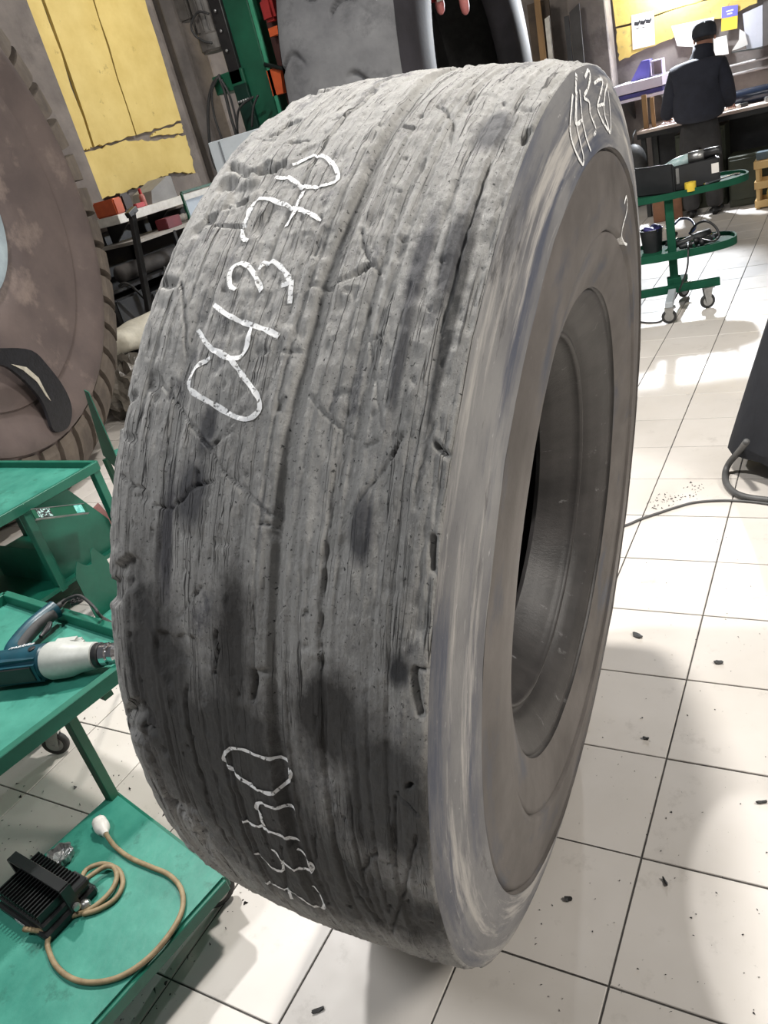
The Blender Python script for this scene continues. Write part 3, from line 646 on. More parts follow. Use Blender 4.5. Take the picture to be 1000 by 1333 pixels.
# ------------------------------------------------------------------ stepped tool trolley, front left
ZS, ZT = 0.18, 0.535
sA, sB = PZ(148, 1031, ZS), PZ(290, 1141, ZS); dS = Vector((-0.15, -0.9887, 0))
cart = thing('tool_trolley', (sA.x, sA.y, 0), 'green stepped tool trolley carrying the drill and the black floodlight, beside the worn tire', 'trolley', 'green trolleys')
def slab(poly, th): return MB().prism([Vector(p) for p in poly], (0, 0, -th))
L_ = 0.80
corn = [sA, sB, sB+dS*L_, sA+dS*L_]
slab(corn, 0.006).build('lower_shelf', GREEN_LIT, cart)
m = MB()
for a, b in zip(corn, corn[1:]+corn[:1]):
    o = Vector((0, 0, -0.024)); m.bar(a+o, b+o, 0.022, 0.034, 0.002)
m.build('shelf_frame', GREEN, cart)
tN1, tN2 = PZ(0, 983, ZT), PZ(153, 867, ZT); tF1, tF2 = PZ(6, 772, ZT), PZ(148, 816, ZT)
tC = line_x(tN1, tN2, tF1, tF2); tL = Vector(tF1); dN = (tN1-tN2).normalized()
tray = [tC, tL, tL+dN*0.95, tC+dN*0.95]
slab([p-Vector((0, 0, 0.034)) for p in tray], 0.005).build('tray_bottom', GREEN_LIT, cart)
for a, b in zip(tray, tray[1:]+tray[:1]):
    o = Vector((0, 0, -0.02)); MB().bar(a+o, b+o, 0.028, 0.045, 0.002).build('tray_rim', GREEN, cart)
m = MB()
mid = (tray[0]+tray[2])/2
for k in (0.2, 0.8):
    a = tray[0].lerp(tray[3], k)-Vector((0, 0, 0.055)); b = tray[1].lerp(tray[2], k)-Vector((0, 0, 0.055)); m.bar(a, b, 0.03, 0.025)
m.build('tray_bearer', DGREEN, cart)
pa = sA+dS*0.015+Vector((0.012, 0, 0))
for p in (pa, pa+dS*0.72):
    MB().bar((p.x, p.y, ZS-0.03), (p.x, p.y, ZT-0.04), 0.03, 0.03, 0.002).build('post', DGREEN, cart)
lx = PZ(80, 980, 0.0)
for p in (Vector((lx.x-0.10, lx.y+0.02, 0)), Vector((lx.x-0.14, lx.y-0.62, 0))):
    MB().bar((p.x, p.y, 0.13), (p.x, p.y, ZT-0.04), 0.04, 0.04, 0.002).build('leg', DGREEN, cart)
MB().bar((lx.x-0.10, lx.y+0.10, 0.145), (lx.x-0.155, lx.y-0.72, 0.145), 0.06, 0.07, 0.003).build('base_beam', GREEN, cart)
MB().bar((lx.x-0.10, lx.y-0.02, 0.145), (lx.x+0.05, lx.y-0.0, 0.145), 0.05, 0.06, 0.003).build('foot', GREEN, cart)
caster(cart, (lx.x, lx.y), 0.115, 0.5); caster(cart, (lx.x-0.15, lx.y-0.66), 0.145, 0.2)
c2 = PZ(292, 1176, 0.0); caster(cart, (c2.x-0.005, c2.y+0.0), ZS-0.041, 1.1); caster(cart, (c2.x-0.13, c2.y-0.66), ZS-0.041, 0.9)

# ------------------------------------------------------------------ drill in the tray
TEAL = mat('teal_plastic', srgb(12, 56, 68), srgb(18, 70, 84), 0.38, 12, bump=0.03)
GREYCAST = mat('grey_cast_housing', srgb(186, 188, 182), srgb(168, 170, 164), 0.45, 18, c3=srgb(150, 150, 146), s3=14, t3=(0.6, 0.7), bump=0.05)
ZD = ZT-0.034+0.056
d0 = PZ(2, 868, ZD); d1 = PZ(150, 850, ZD); du = (d1-d0).normalized(); dn = Vector((-du.y, du.x, 0)); dl = (d1-d0).length
drill = thing('hammer_drill', ((d0.x+d1.x)/2, (d0.y+d1.y)/2, ZT-0.034), 'teal hammer drill with pale grey gear housing lying in the trolley tray', 'drill')
at = lambda s, q=0, z=0: d0+du*(s*dl)+dn*q+Vector((0, 0, z))
m = MB().lathe([(0.020, -0.045), (0.040, -0.040), (0.048, -0.02), (0.050, 0.05), (0.053, 0.12), (0.054, 0.16), (0.050, 0.165)], at(0), du, 24)
m.box(at(0)+du*0.07-dn*0.012, (0.20, 0.085, 0.085), rz(math.atan2(du.y, du.x)), 0.014, 2)
m.box(at(0)+du*0.05+dn*0.035, (0.11, 0.05, 0.07), rz(math.atan2(du.y, du.x)+0.35), 0.014, 2)
m.build('motor_housing', TEAL, drill, autosm=35)
m = MB().lathe([(0.050, 0.0), (0.0555, 0.012), (0.0555, 0.05), (0.0535, 0.075), (0.046, 0.10), (0.0405, 0.14), (0.039, dl-0.165-0.062), (0.033, dl-0.165-0.058)], at(0)+du*0.165, du, 28)
m.build('gear_housing', GREYCAST, drill, autosm=35)
m = MB().box(at(0)+du*0.225+dn*0.035+Vector((0, 0, 0.006)), (0.10, 0.05, 0.08), rz(math.atan2(du.y, du.x)), 0.016, 3)
m.build('gear_hump', GREYCAST, drill, autosm=50)
m = MB().lathe([(0.034, 0.0), (0.036, 0.004), (0.036, 0.018), (0.033, 0.021)], at(0)+du*(dl-0.062), du, 28); m.build('chuck_collar', BLACK, drill, autosm=35)
m = MB().lathe([(0.030, 0.0), (0.033, 0.003), (0.033, 0.022), (0.029, 0.026), (0.031, 0.03), (0.031, 0.045), (0.022, 0.055)], at(0)+du*(dl-0.041), du, 28); m.build('chuck', CHROME, drill, autosm=35)
h0 = at(0)+du*0.035+dn*0.03; h1 = PZ(72, 793, ZD); hm = PZ(20, 838, ZD)
hp = catmull([h0, h0.lerp(hm, 0.6)+Vector((-0.01, 0.0, 0)), hm.lerp(h1, 0.45)+Vector((-0.012, 0, 0)), h1], 6)
m = MB(); n = len(hp)
m.tube(hp, 0.02, 14, radii=[0.034-0.006*math.sin(math.pi*i/(n-1))-0.002*i/(n-1) for i in range(n)]); m.build('handle', TEAL, drill, autosm=50)
m = MB().tube([h0.lerp(h1, 0.40)+du*0.028, h0.lerp(h1, 0.55)+du*0.032, h0.lerp(h1, 0.68)+du*0.024], 0.010, 10, radii=[0.007, 0.011, 0.008]); m.build('trigger', BLACK, drill, autosm=50)
m = MB().lathe([(0.004, 0.0), (0.011, 0.001), (0.011, 0.006), (0.004, 0.007)], at(0)+du*0.135-dn*0.004+Vector((0, 0, 0.049)), (0, 0, 1), 16); m.build('screw_cap', BLACK, drill)
hd = (h1-hm).normalized()
MB().tube([p+du*0.016-Vector((0, 0, 0.002)) for p in hp[4:-2]], 0.02, 10, radii=[0.022]*len(hp[4:-2])).build('rubber_grip', RUBBER, drill, smooth=True)
for k in range(4): MB().box(at(0)+du*(-0.005+0.012*k)-dn*0.02+Vector((0, 0, 0.0435)), (0.005, 0.045, 0.004), rz(math.atan2(du.y, du.x))).build('vent_slot', BLACK, drill)
MB().box(at(0)+du*0.06-dn*0.0555, (0.17, 0.006, 0.05), rz(math.atan2(du.y, du.x)), 0.002).build('side_cover', BLACK, drill)
rp = [h1-hd*0.01, h1+hd*0.03, PZ(92, 778, ZT+0.055), PZ(105, 776, ZT+0.06), PZ(122, 790, ZT+0.05), PZ(131, 802, ZT+0.02), PZ(150, 815, ZT-0.12), PZ(165, 835, ZT-0.33)]
m = MB().tube(catmull(rp, 6), 0.0055, 8); m.build('power_cord', RUBBER, drill, smooth=True)
m = MB().tube([h1, h1+hd*0.05], 0.010, 10, radii=[0.013, 0.008]); m.build('cord_sleeve', RUBBER, drill, smooth=True)
kp = PZ(100, 782, ZT+0.035)
m = MB()
for k in range(6):
    a = k*math.pi/3; m.bar(kp+Vector((math.cos(a), math.sin(a), 0))*0.006, kp+Vector((math.cos(a), math.sin(a), 0))*0.019, 0.006, 0.006)
m.lathe([(0.018, -0.004), (0.023, -0.004), (0.023, 0.004), (0.018, 0.004)], kp, (0, 0, 1), 18, closed=True); m.build('chuck_key_holder', BLACK, drill)
def text_mesh(body, size, loc, xdir, nrm, m, name, parent, shear=0.0, th=0.0005):
    cu = bpy.data.curves.new('lettering', 'FONT'); cu.body = body; cu.size = size; cu.align_x = 'CENTER'; cu.align_y = 'CENTER'; cu.extrude = th; cu.shear = shear
    to = bpy.data.objects.new('lettering', cu); COL.objects.link(to)
    me = bpy.data.meshes.new_from_object(to.evaluated_get(bpy.context.evaluated_depsgraph_get())); bpy.data.objects.remove(to)
    x = Vector(xdir).normalized(); z = Vector(nrm).normalized(); y = z.cross(x)
    R = Matrix((x, y, z)).transposed(); off = world_loc(parent) if parent else Vector((0, 0, 0))
    for v in me.vertices: v.co = R @ v.co + Vector(loc) - off
    return link(name, me, m, parent)
PRINT_W = mat('white_print', (0.8, 0.8, 0.8), (0.7, 0.7, 0.7), 0.6)
PRINT_B = mat('black_print', (0.015, 0.015, 0.018), (0.03, 0.03, 0.03), 0.6)
text_mesh('makita', 0.030, at(0)+du*0.085+dn*0.020+Vector((0, 0, 0.0515)), du+dn*0.15, Vector((0, 0, 1))+dn*0.25, PRINT_W, 'lettering', drill, 0.25)

# ------------------------------------------------------------------ floodlight on the lower shelf
fc = (PZ(7, 1178, .2)+PZ(60, 1218, .2)+PZ(122, 1160, .2)+PZ(55, 1117, .2))/4; fyaw = -0.10; FR = rz(fyaw)
FP = lambda a, b, z: Vector((fc.x, fc.y, 0))+FR @ Vector((a, b, 0))+Vector((0, 0, z))
fld = thing('led_floodlight', (fc.x, fc.y, ZS), 'black finned floodlight lying face down on the trolley shelf, with a coiled tan cable', 'floodlight')
MB().box(FP(0, 0, ZS+0.014), (0.225, 0.155, 0.026), FR, 0.006).build('frame', BLACK_METAL, fld)
MB().box(FP(0, 0, ZS+0.036), (0.205, 0.135, 0.020), FR, 0.003).build('housing', BLACK_METAL, fld)
fin = MB().box(FP(-0.09, 0, ZS+0.059), (0.004, 0.125, 0.026), FR).build('cooling_fin', BLACK_METAL, fld)
for k in range(1, 15):
    o = fin.copy(); COL.objects.link(o); o.parent = fld; o.location = FR @ Vector((k*0.0129, 0, 0))
m = MB(); zb = ZS+0.10
m.bar(FP(-0.118, 0.012, zb), FP(0.118, 0.012, zb), 0.028, 0.008, 0.001)
for s in (-1, 1): m.bar(FP(s*0.118, 0.012, zb), FP(s*0.118, 0.012, ZS+0.03), 0.028, 0.008, up=(1, 0, 0))
m.build('mounting_bracket', BLACK_METAL, fld)
for s in (-1, 1): MB().lathe([(0.010, 0), (0.010, 0.008), (0.005, 0.010)], FP(s*0.122, 0.012, ZS+0.035), FR @ Vector((s, 0, 0)), 12).build('bracket_bolt', STEEL, fld)
MB().box(FP(0.0, -0.0785, ZS+0.016), (0.045, 0.001, 0.014), FR).build('rating_label', mat('label_silver', srgb(190, 190, 190), None, 0.5), fld)
MB().box(FP(0.085, 0.045, ZS+0.056), (0.06, 0.05, 0.02), FR, 0.004).build('driver_box', BLACK_METAL, fld)
TAN = mat('tan_cable_sheath', srgb(150, 132, 100), srgb(122, 104, 76), 0.6, 30, bump=0.1)
gl = FP(0.03, -0.085, ZS+0.022)
zc = ZS+0.008
cb = [gl, PZ(61, 1215, zc+0.012), PZ(62, 1232, zc), PZ(72, 1256, zc), PZ(92, 1273, zc), PZ(120, 1279, zc), PZ(155, 1272, zc), PZ(190, 1250, zc), PZ(220, 1217, zc), PZ(237, 1185, zc), PZ(236, 1158, zc), PZ(220, 1139, zc), PZ(195, 1128, zc), PZ(170, 1117, zc), PZ(152, 1104, zc), PZ(142, 1092, zc+0.008), PZ(137, 1083, zc+0.014)]
MB().tube(catmull(cb, 7), 0.0065, 10).build('cable', TAN, fld, smooth=True)
lp = [PZ(73, 1196, zc), PZ(95, 1192, zc), PZ(120, 1182, zc), PZ(142, 1163, zc+0.004), PZ(152, 1143, zc+0.008), PZ(147, 1128, zc+0.01), PZ(130, 1125, zc+0.01), PZ(112, 1133, zc+0.012), PZ(106, 1148, zc+0.02), PZ(118, 1140, zc+0.018), PZ(138, 1128, zc+0.014), PZ(154, 1132, zc+0.006), PZ(160, 1150, zc), PZ(150, 1170, zc), PZ(128, 1184, zc), PZ(108, 1190, zc)]
MB().tube(catmull(lp, 7), 0.0065, 10).build('cable_coil', TAN, fld, smooth=True)
MB().lathe([(0.012, 0), (0.014, 0.006), (0.012, 0.014), (0.008, 0.02)], PZ(107, 1180, zc+0.004), (0.6, 0.7, 0.1), 14).build('cable_gland', STEEL, fld, autosm=40)
p0, p1 = PZ(136, 1083, ZS+0.020), PZ(124, 1060, ZS+0.022); pd = (p1-p0).normalized()
pl = MB().lathe([(0.009, -0.012), (0.011, 0.0), (0.019, 0.012), (0.021, 0.022), (0.021, 0.034), (0.018, 0.036), (0.020, 0.040), (0.020, 0.050), (0.015, 0.054)], p0, pd, 20).build('plug', WHITE_PL, fld, autosm=35)
for s in (-1, 1): MB().lathe([(0.0025, 0.0), (0.0025, 0.018), (0.0015, 0.02)], p0+pd*0.054+pd.cross(Vector((0, 0, 1)))*0.0095*s, pd, 10).build('plug_pin', STEEL, pl)
# crumpled silver cap behind it
cc = PZ(82, 1119, ZS)
m = MB(); n = 26
for k, (r, z) in enumerate([(0.012, 0.0), (0.030, 0.001), (0.034, 0.012), (0.036, 0.024), (0.031, 0.025), (0.027, 0.010), (0.010, 0.006)]):
    for j in range(n):
        a = 2*math.pi*j/n; q = r*(1+0.10*math.sin(7*a+k)+0.05*math.sin(13*a)); m.v.append((cc.x+q*math.cos(a), cc.y+q*math.sin(a), ZS+z+0.002*math.sin(5*a+k)*(k > 0)+0.002))
for k in range(6):
    for j in range(n): m.f.append((k*n+j, k*n+(j+1) % n, (k+1)*n+(j+1) % n, (k+1)*n+j))
m.f.append(tuple(range(n))[::-1]); m.f.append(tuple(6*n+j for j in range(n)))
single(m, 'crumpled_tin', STEEL, (cc.x, cc.y, ZS), 'small crumpled silver tin behind the black floodlight', 'tin')

# ------------------------------------------------------------------ second green trolley, left, further back
Z2 = 0.60
q1, q2 = PZ(0, 672, Z2), PZ(125, 601, Z2); q3 = PZ(0, 601, Z2)
e2 = (q1-q2).normalized(); f2 = (q3-q2).normalized()
cart2 = thing('tray_trolley', (q2.x, q2.y, 0), 'green trolley with empty rimmed tray and open lower shelf, below the giant treaded tire', 'trolley', 'green trolleys')
T2 = [q2, q2+f2*0.85, q2+f2*0.85+e2*0.95, q2+e2*0.95]
slab([p-Vector((0, 0, 0.030)) for p in T2], 0.005).build('tray_bottom', GREEN_LIT, cart2)
for a, b in zip(T2, T2[1:]+T2[:1]):
    o = Vector((0, 0, -0.02)); MB().bar(a+o, b+o, 0.022, 0.045, 0.002).build('tray_rim', GREEN, cart2)
def vpost(p, z0, z1, w=0.045, m_=GREEN, name='post', par=None): return MB().bar((p.x, p.y, z0), (p.x, p.y, z1), w, w, 0.002).build(name, m_, par)
pc = [T2[0].lerp(T2[2], 0.02), T2[0]+e2*0.42+f2*0.02, T2[3]+f2*0.02-e2*0.03, T2[1]-f2*0.03+e2*0.03, T2[2]-f2*0.03-e2*0.03]
for p in pc: vpost(p, 0.13, Z2-0.04, 0.04, GREEN, 'post', cart2)
side = [T2[0]+e2*0.40+f2*0.04, T2[0]+e2*0.04+f2*0.04]
m = MB().prism([Vector((side[0].x, side[0].y, Z2-0.05)), Vector((side[0].lerp(side[1], 0.62).x, side[0].lerp(side[1], 0.62).y, Z2-0.05)), Vector((side[1].x, side[1].y, Z2-0.30)), Vector((side[1].x, side[1].y, 0.14)), Vector((side[0].x, side[0].y, 0.14))], f2*0.004)
m.build('side_panel', GREEN, cart2)
sh = [Vector((p.x, p.y, 0.16)) for p in T2]
slab(sh, 0.02).build('lower_shelf', GREEN, cart2)
MB().prism([Vector((T2[0].x, T2[0].y, 0.16))+e2*0.40, Vector((T2[0].x, T2[0].y, 0.16))+e2*0.40+f2*0.5, Vector((T2[0].x, T2[0].y, 0.34))+e2*0.40+f2*0.5, Vector((T2[0].x, T2[0].y, 0.34))+e2*0.40], e2*0.004).build('shelf_divider', GREEN, cart2)
for k in (0.05, 0.95):
    for h in (0.06, 0.94):
        p = sh[0]+(sh[1]-sh[0])*h+(sh[3]-sh[0])*k; caster(cart2, (p.x, p.y), 0.139, 0.3+k+h)
b0, b1 = PX(43, 670, -2.36), PX(112, 662, -2.36)
bd = (b1-b0).normalized()
MB().bar(b0, b1, 0.052, 0.006, up=(0.75, 0, 0.65)).build('label_bracket', DGREEN, cart2)
up_ = bd.cross(Vector((0.75, 0, 0.65))).normalized()
for s in (-1, 1): MB().bar(b0+up_*0.027*s, b1+up_*0.027*s, 0.004, 0.01, up=(0.75, 0, 0.65)).build('bracket_edge', STEEL, cart2)
MINT = mat('mint_sticker', srgb(130, 200, 190), srgb(90, 170, 160), 0.5, 60, lo=0.45, hi=0.55)
pb = b0+bd*((b1-b0).length*0.86)+Vector((0.75, 0, 0.65)).normalized()*0.0045
MB().bar(pb-bd*0.022, pb+bd*0.022, 0.044, 0.002, up=(0.75, 0, 0.65)).build('sticker', MINT, cart2)
BW = mat('mottled_sticker', (0.02, 0.02, 0.02), srgb(170, 205, 200), 0.5, 90, lo=0.5, hi=0.56)
pb = b0+bd*((b1-b0).length*0.20)+Vector((0.75, 0, 0.65)).normalized()*0.0045
MB().bar(pb-bd*0.035, pb+bd*0.035, 0.044, 0.002, up=(0.75, 0, 0.65)).build('sticker', BW, cart2)
# torn green sheet-metal offcut standing between trolley and worn tyre
rng = random.Random(5)
XO = -2.33
ya, yb = PX(92, 765, XO).y, PX(120, 715, XO).y; zt_ = PX(100, 698, XO).z
off = thing('sheet_offcut', (XO+0.06, (ya+yb)/2, 0), 'bent green sheet metal offcut with torn edge leaning on the tray trolley', 'offcut')
pts = [(XO+0.075, ya, 0.002), (XO+0.075, yb, 0.002)]+[(XO+0.075-0.02*(zt_-0.05+0.0)-0.0, yb+(ya-yb)*k/9, zt_*(0.62+0.2*math.sin(k*0.7)**2)+rng.uniform(-0.016, 0.016)) for k in range(10)]
MB().prism(pts, (0.004, 0, 0)).build('upright_sheet', GREEN, off)
pts = [(XO+0.08, ya, 0.001), (XO+0.08, yb, 0.001)]+[(XO+0.20+rng.uniform(-0.014, 0.014), yb+(ya-yb)*k/9, 0.001) for k in range(10)]
MB().prism(pts, (0, 0, 0.004)).build('flat_sheet', GREEN_LIT, off)
# tall green plate behind
g0, g1 = PZ(134, 592, 0.36), PZ(152, 606, 0.36)
gp = thing('trolley_end_plate', (g0.x, g0.y, 0), 'green steel end plate of a trolley squeezed between giant tire and worn tire', 'trolley part')
gd = (g1-g0); gt = gd.normalized()
top0 = g0.lerp(g1, 0.15)
zt = 0.0
# height so that the tip reaches its place
for z in np.linspace(0.4, 1.1, 141):
    dd = np.array([g1.x, g1.y, z])-CAM; zz = dd@FW; vv = 666.5-F_PX*(dd@UP)/zz
    if vv < 508: zt = z; break
zt = zt or 0.75
MB().prism([Vector((g0.x, g0.y, 0.36)), Vector((g1.x, g1.y, 0.30))+gt*0.1, Vector((g1.x, g1.y, zt))+gt*0.1, Vector((g1.x, g1.y, zt))], Vector((0.0, 0.006, 0))).build('plate', GREEN, gp)
MB().prism([Vector((g0.x, g0.y, 0.36)), Vector((g0.x, g0.y, 0.36))+gt*0.35, Vector((g0.x, g0.y, 0.34))+gt*0.35+Vector((0.05, 0.25, 0)), Vector((g0.x, g0.y, 0.34))+Vector((0.05, 0.25, 0))], (0, 0, -0.006)).build('shelf', GREEN_LIT, gp)
for p in (g0+gt*0.03, g0+gt*0.32, g0+gt*0.03+Vector((0.05, 0.22, 0)), g0+gt*0.32+Vector((0.05, 0.22, 0))): vpost(p, 0.0, 0.34, 0.03, DGREEN, 'leg', gp)
# red-brown mat
rm = [PZ(112, 672, 0), PZ(128, 655, 0), PZ(160, 690, 0), PZ(150, 712, 0), PZ(118, 705, 0)]
single(MB().prism([p+Vector((0, 0, 0.0005)) for p in rm], (0, 0, 0.004)), 'floor_mat', mat('red_brown_rubber', srgb(150, 104, 98), srgb(128, 88, 84), 0.8, 20, bump=0.2), (rm[0].x, rm[0].y, 0), 'dull red rubber mat on floor behind the tray trolley', 'mat')

# ------------------------------------------------------------------ giant treaded tyre at the left edge
BROWN = mat('giant_sidewall_rubber', srgb(104, 92, 88), srgb(86, 76, 74), 0.5, 2.2, bump=0.12, bscale=30, c3=srgb(132, 118, 110), s3=2.6, t3=(0.56, 0.72))
BROWN_T = mat('giant_tread_rubber', srgb(112, 102, 92), srgb(84, 76, 70), 0.75, 5, bump=0.3, bscale=30)
GC = Vector((-3.8, 2.1, 1.86)); GY = math.radians(20); GA = Vector((math.cos(GY), math.sin(GY), 0))
def rev(name, prof, c, ax, m, parent, n=160, closed=False, smooth=True, autosm=45):
    return MB().lathe([(r, w) for w, r in prof], c, ax, n, closed, cap=False).build(name, m, parent, autosm=autosm)
gt_ = thing('giant_tire', (GC.x, GC.y, 0), 'giant brown haul truck tire with deep shoulder lugs, cut off at left edge', 'tire')
side_p = [(-0.06, 0.52), (-0.03, 0.545), (-0.01, 0.75), (0.01, 0.95), (0.03, 1.08), (0.035, 1.185), (0.020, 1.195), (0.022, 1.215), (0.055, 1.30), (0.088, 1.40), (0.092, 1.44), (0.084, 1.462), (0.060, 1.468), (0.050, 1.50), (0.015, 1.58), (-0.03, 1.64), (-0.06, 1.66)]
mir = [(-0.95-w, r) for w, r in side_p]
rev('sidewall', side_p, GC, GA, BROWN, gt_, 220)
rev('tread_base', [(-0.06, 1.66), (-0.12, 1.70), (-0.30, 1.735), (-0.475, 1.74), (-0.65, 1.735), (-0.83, 1.70), (-0.89, 1.66)], GC, GA, BROWN_T, gt_, 160)
rev('far_sidewall', mir[::-1], GC, GA, BROWN, gt_, 120)
rev('inner_liner', [(-0.06, 0.52), (-0.14, 0.60), (-0.10, 1.2), (-0.07, 1.5), (-0.2, 1.70), (-0.475, 1.73), (-0.75, 1.70), (-0.88, 1.5), (-0.85, 1.2), (-0.81, 0.60), (-0.89, 0.52)], GC, GA, RUBBER, gt_, 120)
rev('rim_flange', [(-0.07, 0.46), (-0.03, 0.46), (-0.005, 0.50), (0.0, 0.54), (-0.02, 0.548), (-0.06, 0.52)], GC, GA, mat('pale_rim_paint', srgb(150, 162, 166), srgb(120, 130, 136), 0.5, 5), gt_, 120, closed=True)
NL = 44
gu = GA.cross(Vector((0, 0, 1))).normalized(); gw = GA.cross(gu)
def lug(a0, a1, prof):
    mb = MB(); K = 4; k = len(prof)
    for i in range(K+1):
        a = a0+(a1-a0)*i/K
        for (w, r) in prof: mb.v.append(tuple(GC+GA*w+(gu*math.cos(a)+gw*math.sin(a))*r))
    for i in range(K):
        for j in range(k): mb.f.append((i*k+j, i*k+(j+1) % k, (i+1)*k+(j+1) % k, (i+1)*k+j))
    mb.f.append(tuple(range(k))[::-1]); mb.f.append(tuple(K*k+j for j in range(k))); return mb
lp1 = [(0.072, 1.480), (0.074, 1.54), (0.058, 1.62), (0.025, 1.71), (-0.02, 1.785), (-0.08, 1.838), (-0.15, 1.858), (-0.42, 1.862), (-0.42, 1.72), (-0.10, 1.67), (0.02, 1.55), (0.045, 1.49)]
lp2 = [(-0.95-w, r) for w, r in lp1]
pit = 2*math.pi/NL
for pr, sh_ in ((lp1, 0.0), (lp2, 0.5)):
    for k in range(NL):
        a = (k+sh_)*pit
        d_ = GC+GA*(-0.1)+(gu*math.cos(a)+gw*math.sin(a))*1.8
        lug(a, a+pit*0.74, pr).build('tread_lug', BROWN_T, gt_)
def on_side(px, py, w=0.09):
    d = Vector(_ray(px, py)); c = Vector(CAM); t = ((GC+GA*w-c).dot(GA))/d.dot(GA); return c+d*t
pp = [(-30, 458), (0, 454), (38, 457), (60, 478), (80, 505), (90, 530), (88, 552), (78, 562), (66, 560), (57, 535), (46, 515), (22, 490), (0, 476), (-30, 472)]
boot = thing('rubber_boot_patch', on_side(60, 540), 'black curved rubber patch with open slit stuck on giant tire sidewall', 'patch')
pts = catmull([on_side(a, b, 0.095) for a, b in pp], 4, True)
MB().prism(pts, GA*0.02).build('patch_body', mat('tarry_black', (0.008, 0.008, 0.01), (0.016, 0.016, 0.02), 0.42, 30, bump=0.2), boot)
sl = [(14, 474), (30, 482), (48, 497), (60, 516), (66, 522), (58, 508), (50, 492), (34, 478)]
MB().prism([on_side(a, b, 0.116) for a, b in sl], GA*0.003).build('exposed_cord', mat('bare_cord', srgb(190, 184, 170), srgb(160, 154, 140), 0.7, 30), boot)

# ------------------------------------------------------------------ second giant tyre behind the worn one
BY = 0.10; BA = Vector((math.cos(BY), math.sin(BY), 0)); BC = Vector((-1.68, 5.32, 1.70)); BR = 1.70; BWd = 0.77
bt = thing('background_tire', (BC.x-0.38, BC.y, 0), 'giant dark tire with cracked tread standing behind the worn tire', 'tire')
GREYT = mat('dark_tread_rubber', srgb(72, 72, 74), srgb(92, 92, 93), 0.8, 3, bump=0.25, bscale=25, c3=srgb(52, 52, 54), s3=3.5, t3=(0.52, 0.7))
SHINY = mat('dark_shiny_rubber', srgb(40, 39, 41), srgb(54, 52, 56), 0.62, 3, spec=0.12, bump=0.05)
bu = Vector((0, 0, 1)).cross(BA).normalized(); 
nth, nw = 760, 96
th = np.linspace(0, 2*math.pi, nth, endpoint=False); ws = np.linspace(-BWd, 0, nw); Wg, Hg = np.meshgrid(ws, th)
Rg = BR-0.05*np.abs((Wg+BWd/2)/(BWd/2))**5
s_ = Hg*BR; per = 2*math.pi*BR/26
ph = (s_/per+0.5*(Wg < -BWd/2)) % 1.0
zig = 0.18*np.sin(Wg*16)
g1_ = np.abs(((ph+zig) % 1.0)-0.5)*per
dg = 0.050*np.exp(-(g1_/0.016)**2)*np.clip(fbm(Wg*5, s_*3, 4, 2)*3-1.0, 0, 1)
g2_ = np.abs(Wg+BWd/2+0.05*np.sin(s_*9)); dg = dg+0.022*np.exp(-(g2_/0.012)**2)*np.clip(fbm(Wg*3, s_*2.5, 9, 2)*2-0.7, 0, 1)
Rg = Rg-dg+0.008*(fbm(Wg*6, s_*4, 2, 4)-0.5)
ba, bb, bz = np.array(BA), np.array(bu), np.array((0, 0, 1.0))
Pb = np.array(BC)+ba*Wg[..., None]+Rg[..., None]*(np.cos(Hg)[..., None]*bb+np.sin(Hg)[..., None]*bz)
Pb[..., 2] = np.maximum(Pb[..., 2], 0.002)
link('tread', grid_mesh('tread', Pb-np.array(bt.location), True), GREYT, bt)
sp = [(0.0, 1.655), (0.03, 1.60), (0.06, 1.50), (0.08, 1.38), (0.075, 1.28), (0.05, 1.18), (0.0, 1.08), (-0.05, 1.03), (-0.09, 1.01), (-0.12, 1.02)]
rev('sidewall', sp, BC, BA, SHINY, bt, 160)
rev('far_sidewall', [(-BWd+0.12, 0.30), (-BWd+0.10, 0.6)]+[(-BWd-w, r) for w, r in sp][::-1][1:], BC, BA, SHINY, bt, 120)
rev('inner_liner', [(-0.12, 1.02), (-0.10, 1.15), (-0.02, 1.4), (-0.06, 1.55), (-0.385, 1.6), (-0.71, 1.55), (-0.75, 1.4), (-0.69, 1.15), (-0.66, 0.6), (-0.65, 0.30)], BC, BA, RUBBER, bt, 120)

# ------------------------------------------------------------------ red spreader jaw hanging in the background tyre
RED = mat('red_paint', srgb(150, 36, 34), srgb(120, 28, 28), 0.45, 8); PINK = mat('pink_rubber', srgb(222, 140, 136), srgb(205, 122, 120), 0.5, 14)
jp = PY(589, 4, 5.2)
jaw = thing('hanging_grab', (jp.x, jp.y, jp.z-0.1), 'red hanging grab with two pink rounded tips inside background tire', 'grab')
MB().box((jp.x-0.01, jp.y, jp.z+0.10), (0.30, 0.10, 0.12), None, 0.015, 2).build('crossbar', RED, jaw)
MB().box((jp.x+0.02, jp.y-0.052, jp.z+0.045), (0.22, 0.008, 0.03)).build('white_band', WHITE_PL, jaw)
for px in (573, 605):
    p = PY(px, 8, 5.2); MB().lathe([(0.030, 0.10), (0.034, 0.05), (0.034, 0.0), (0.027, -0.035), (0.012, -0.052), (0.001, -0.055)], (p.x, p.y, p.z+0.0), (0, 0, 1), 18).build('tip', PINK, jaw, smooth=True)
MB().tube([(jp.x, jp.y, jp.z+0.15), (jp.x, jp.y, 4.9)], 0.02, 10).build('hanger_rod', STEEL, jaw)

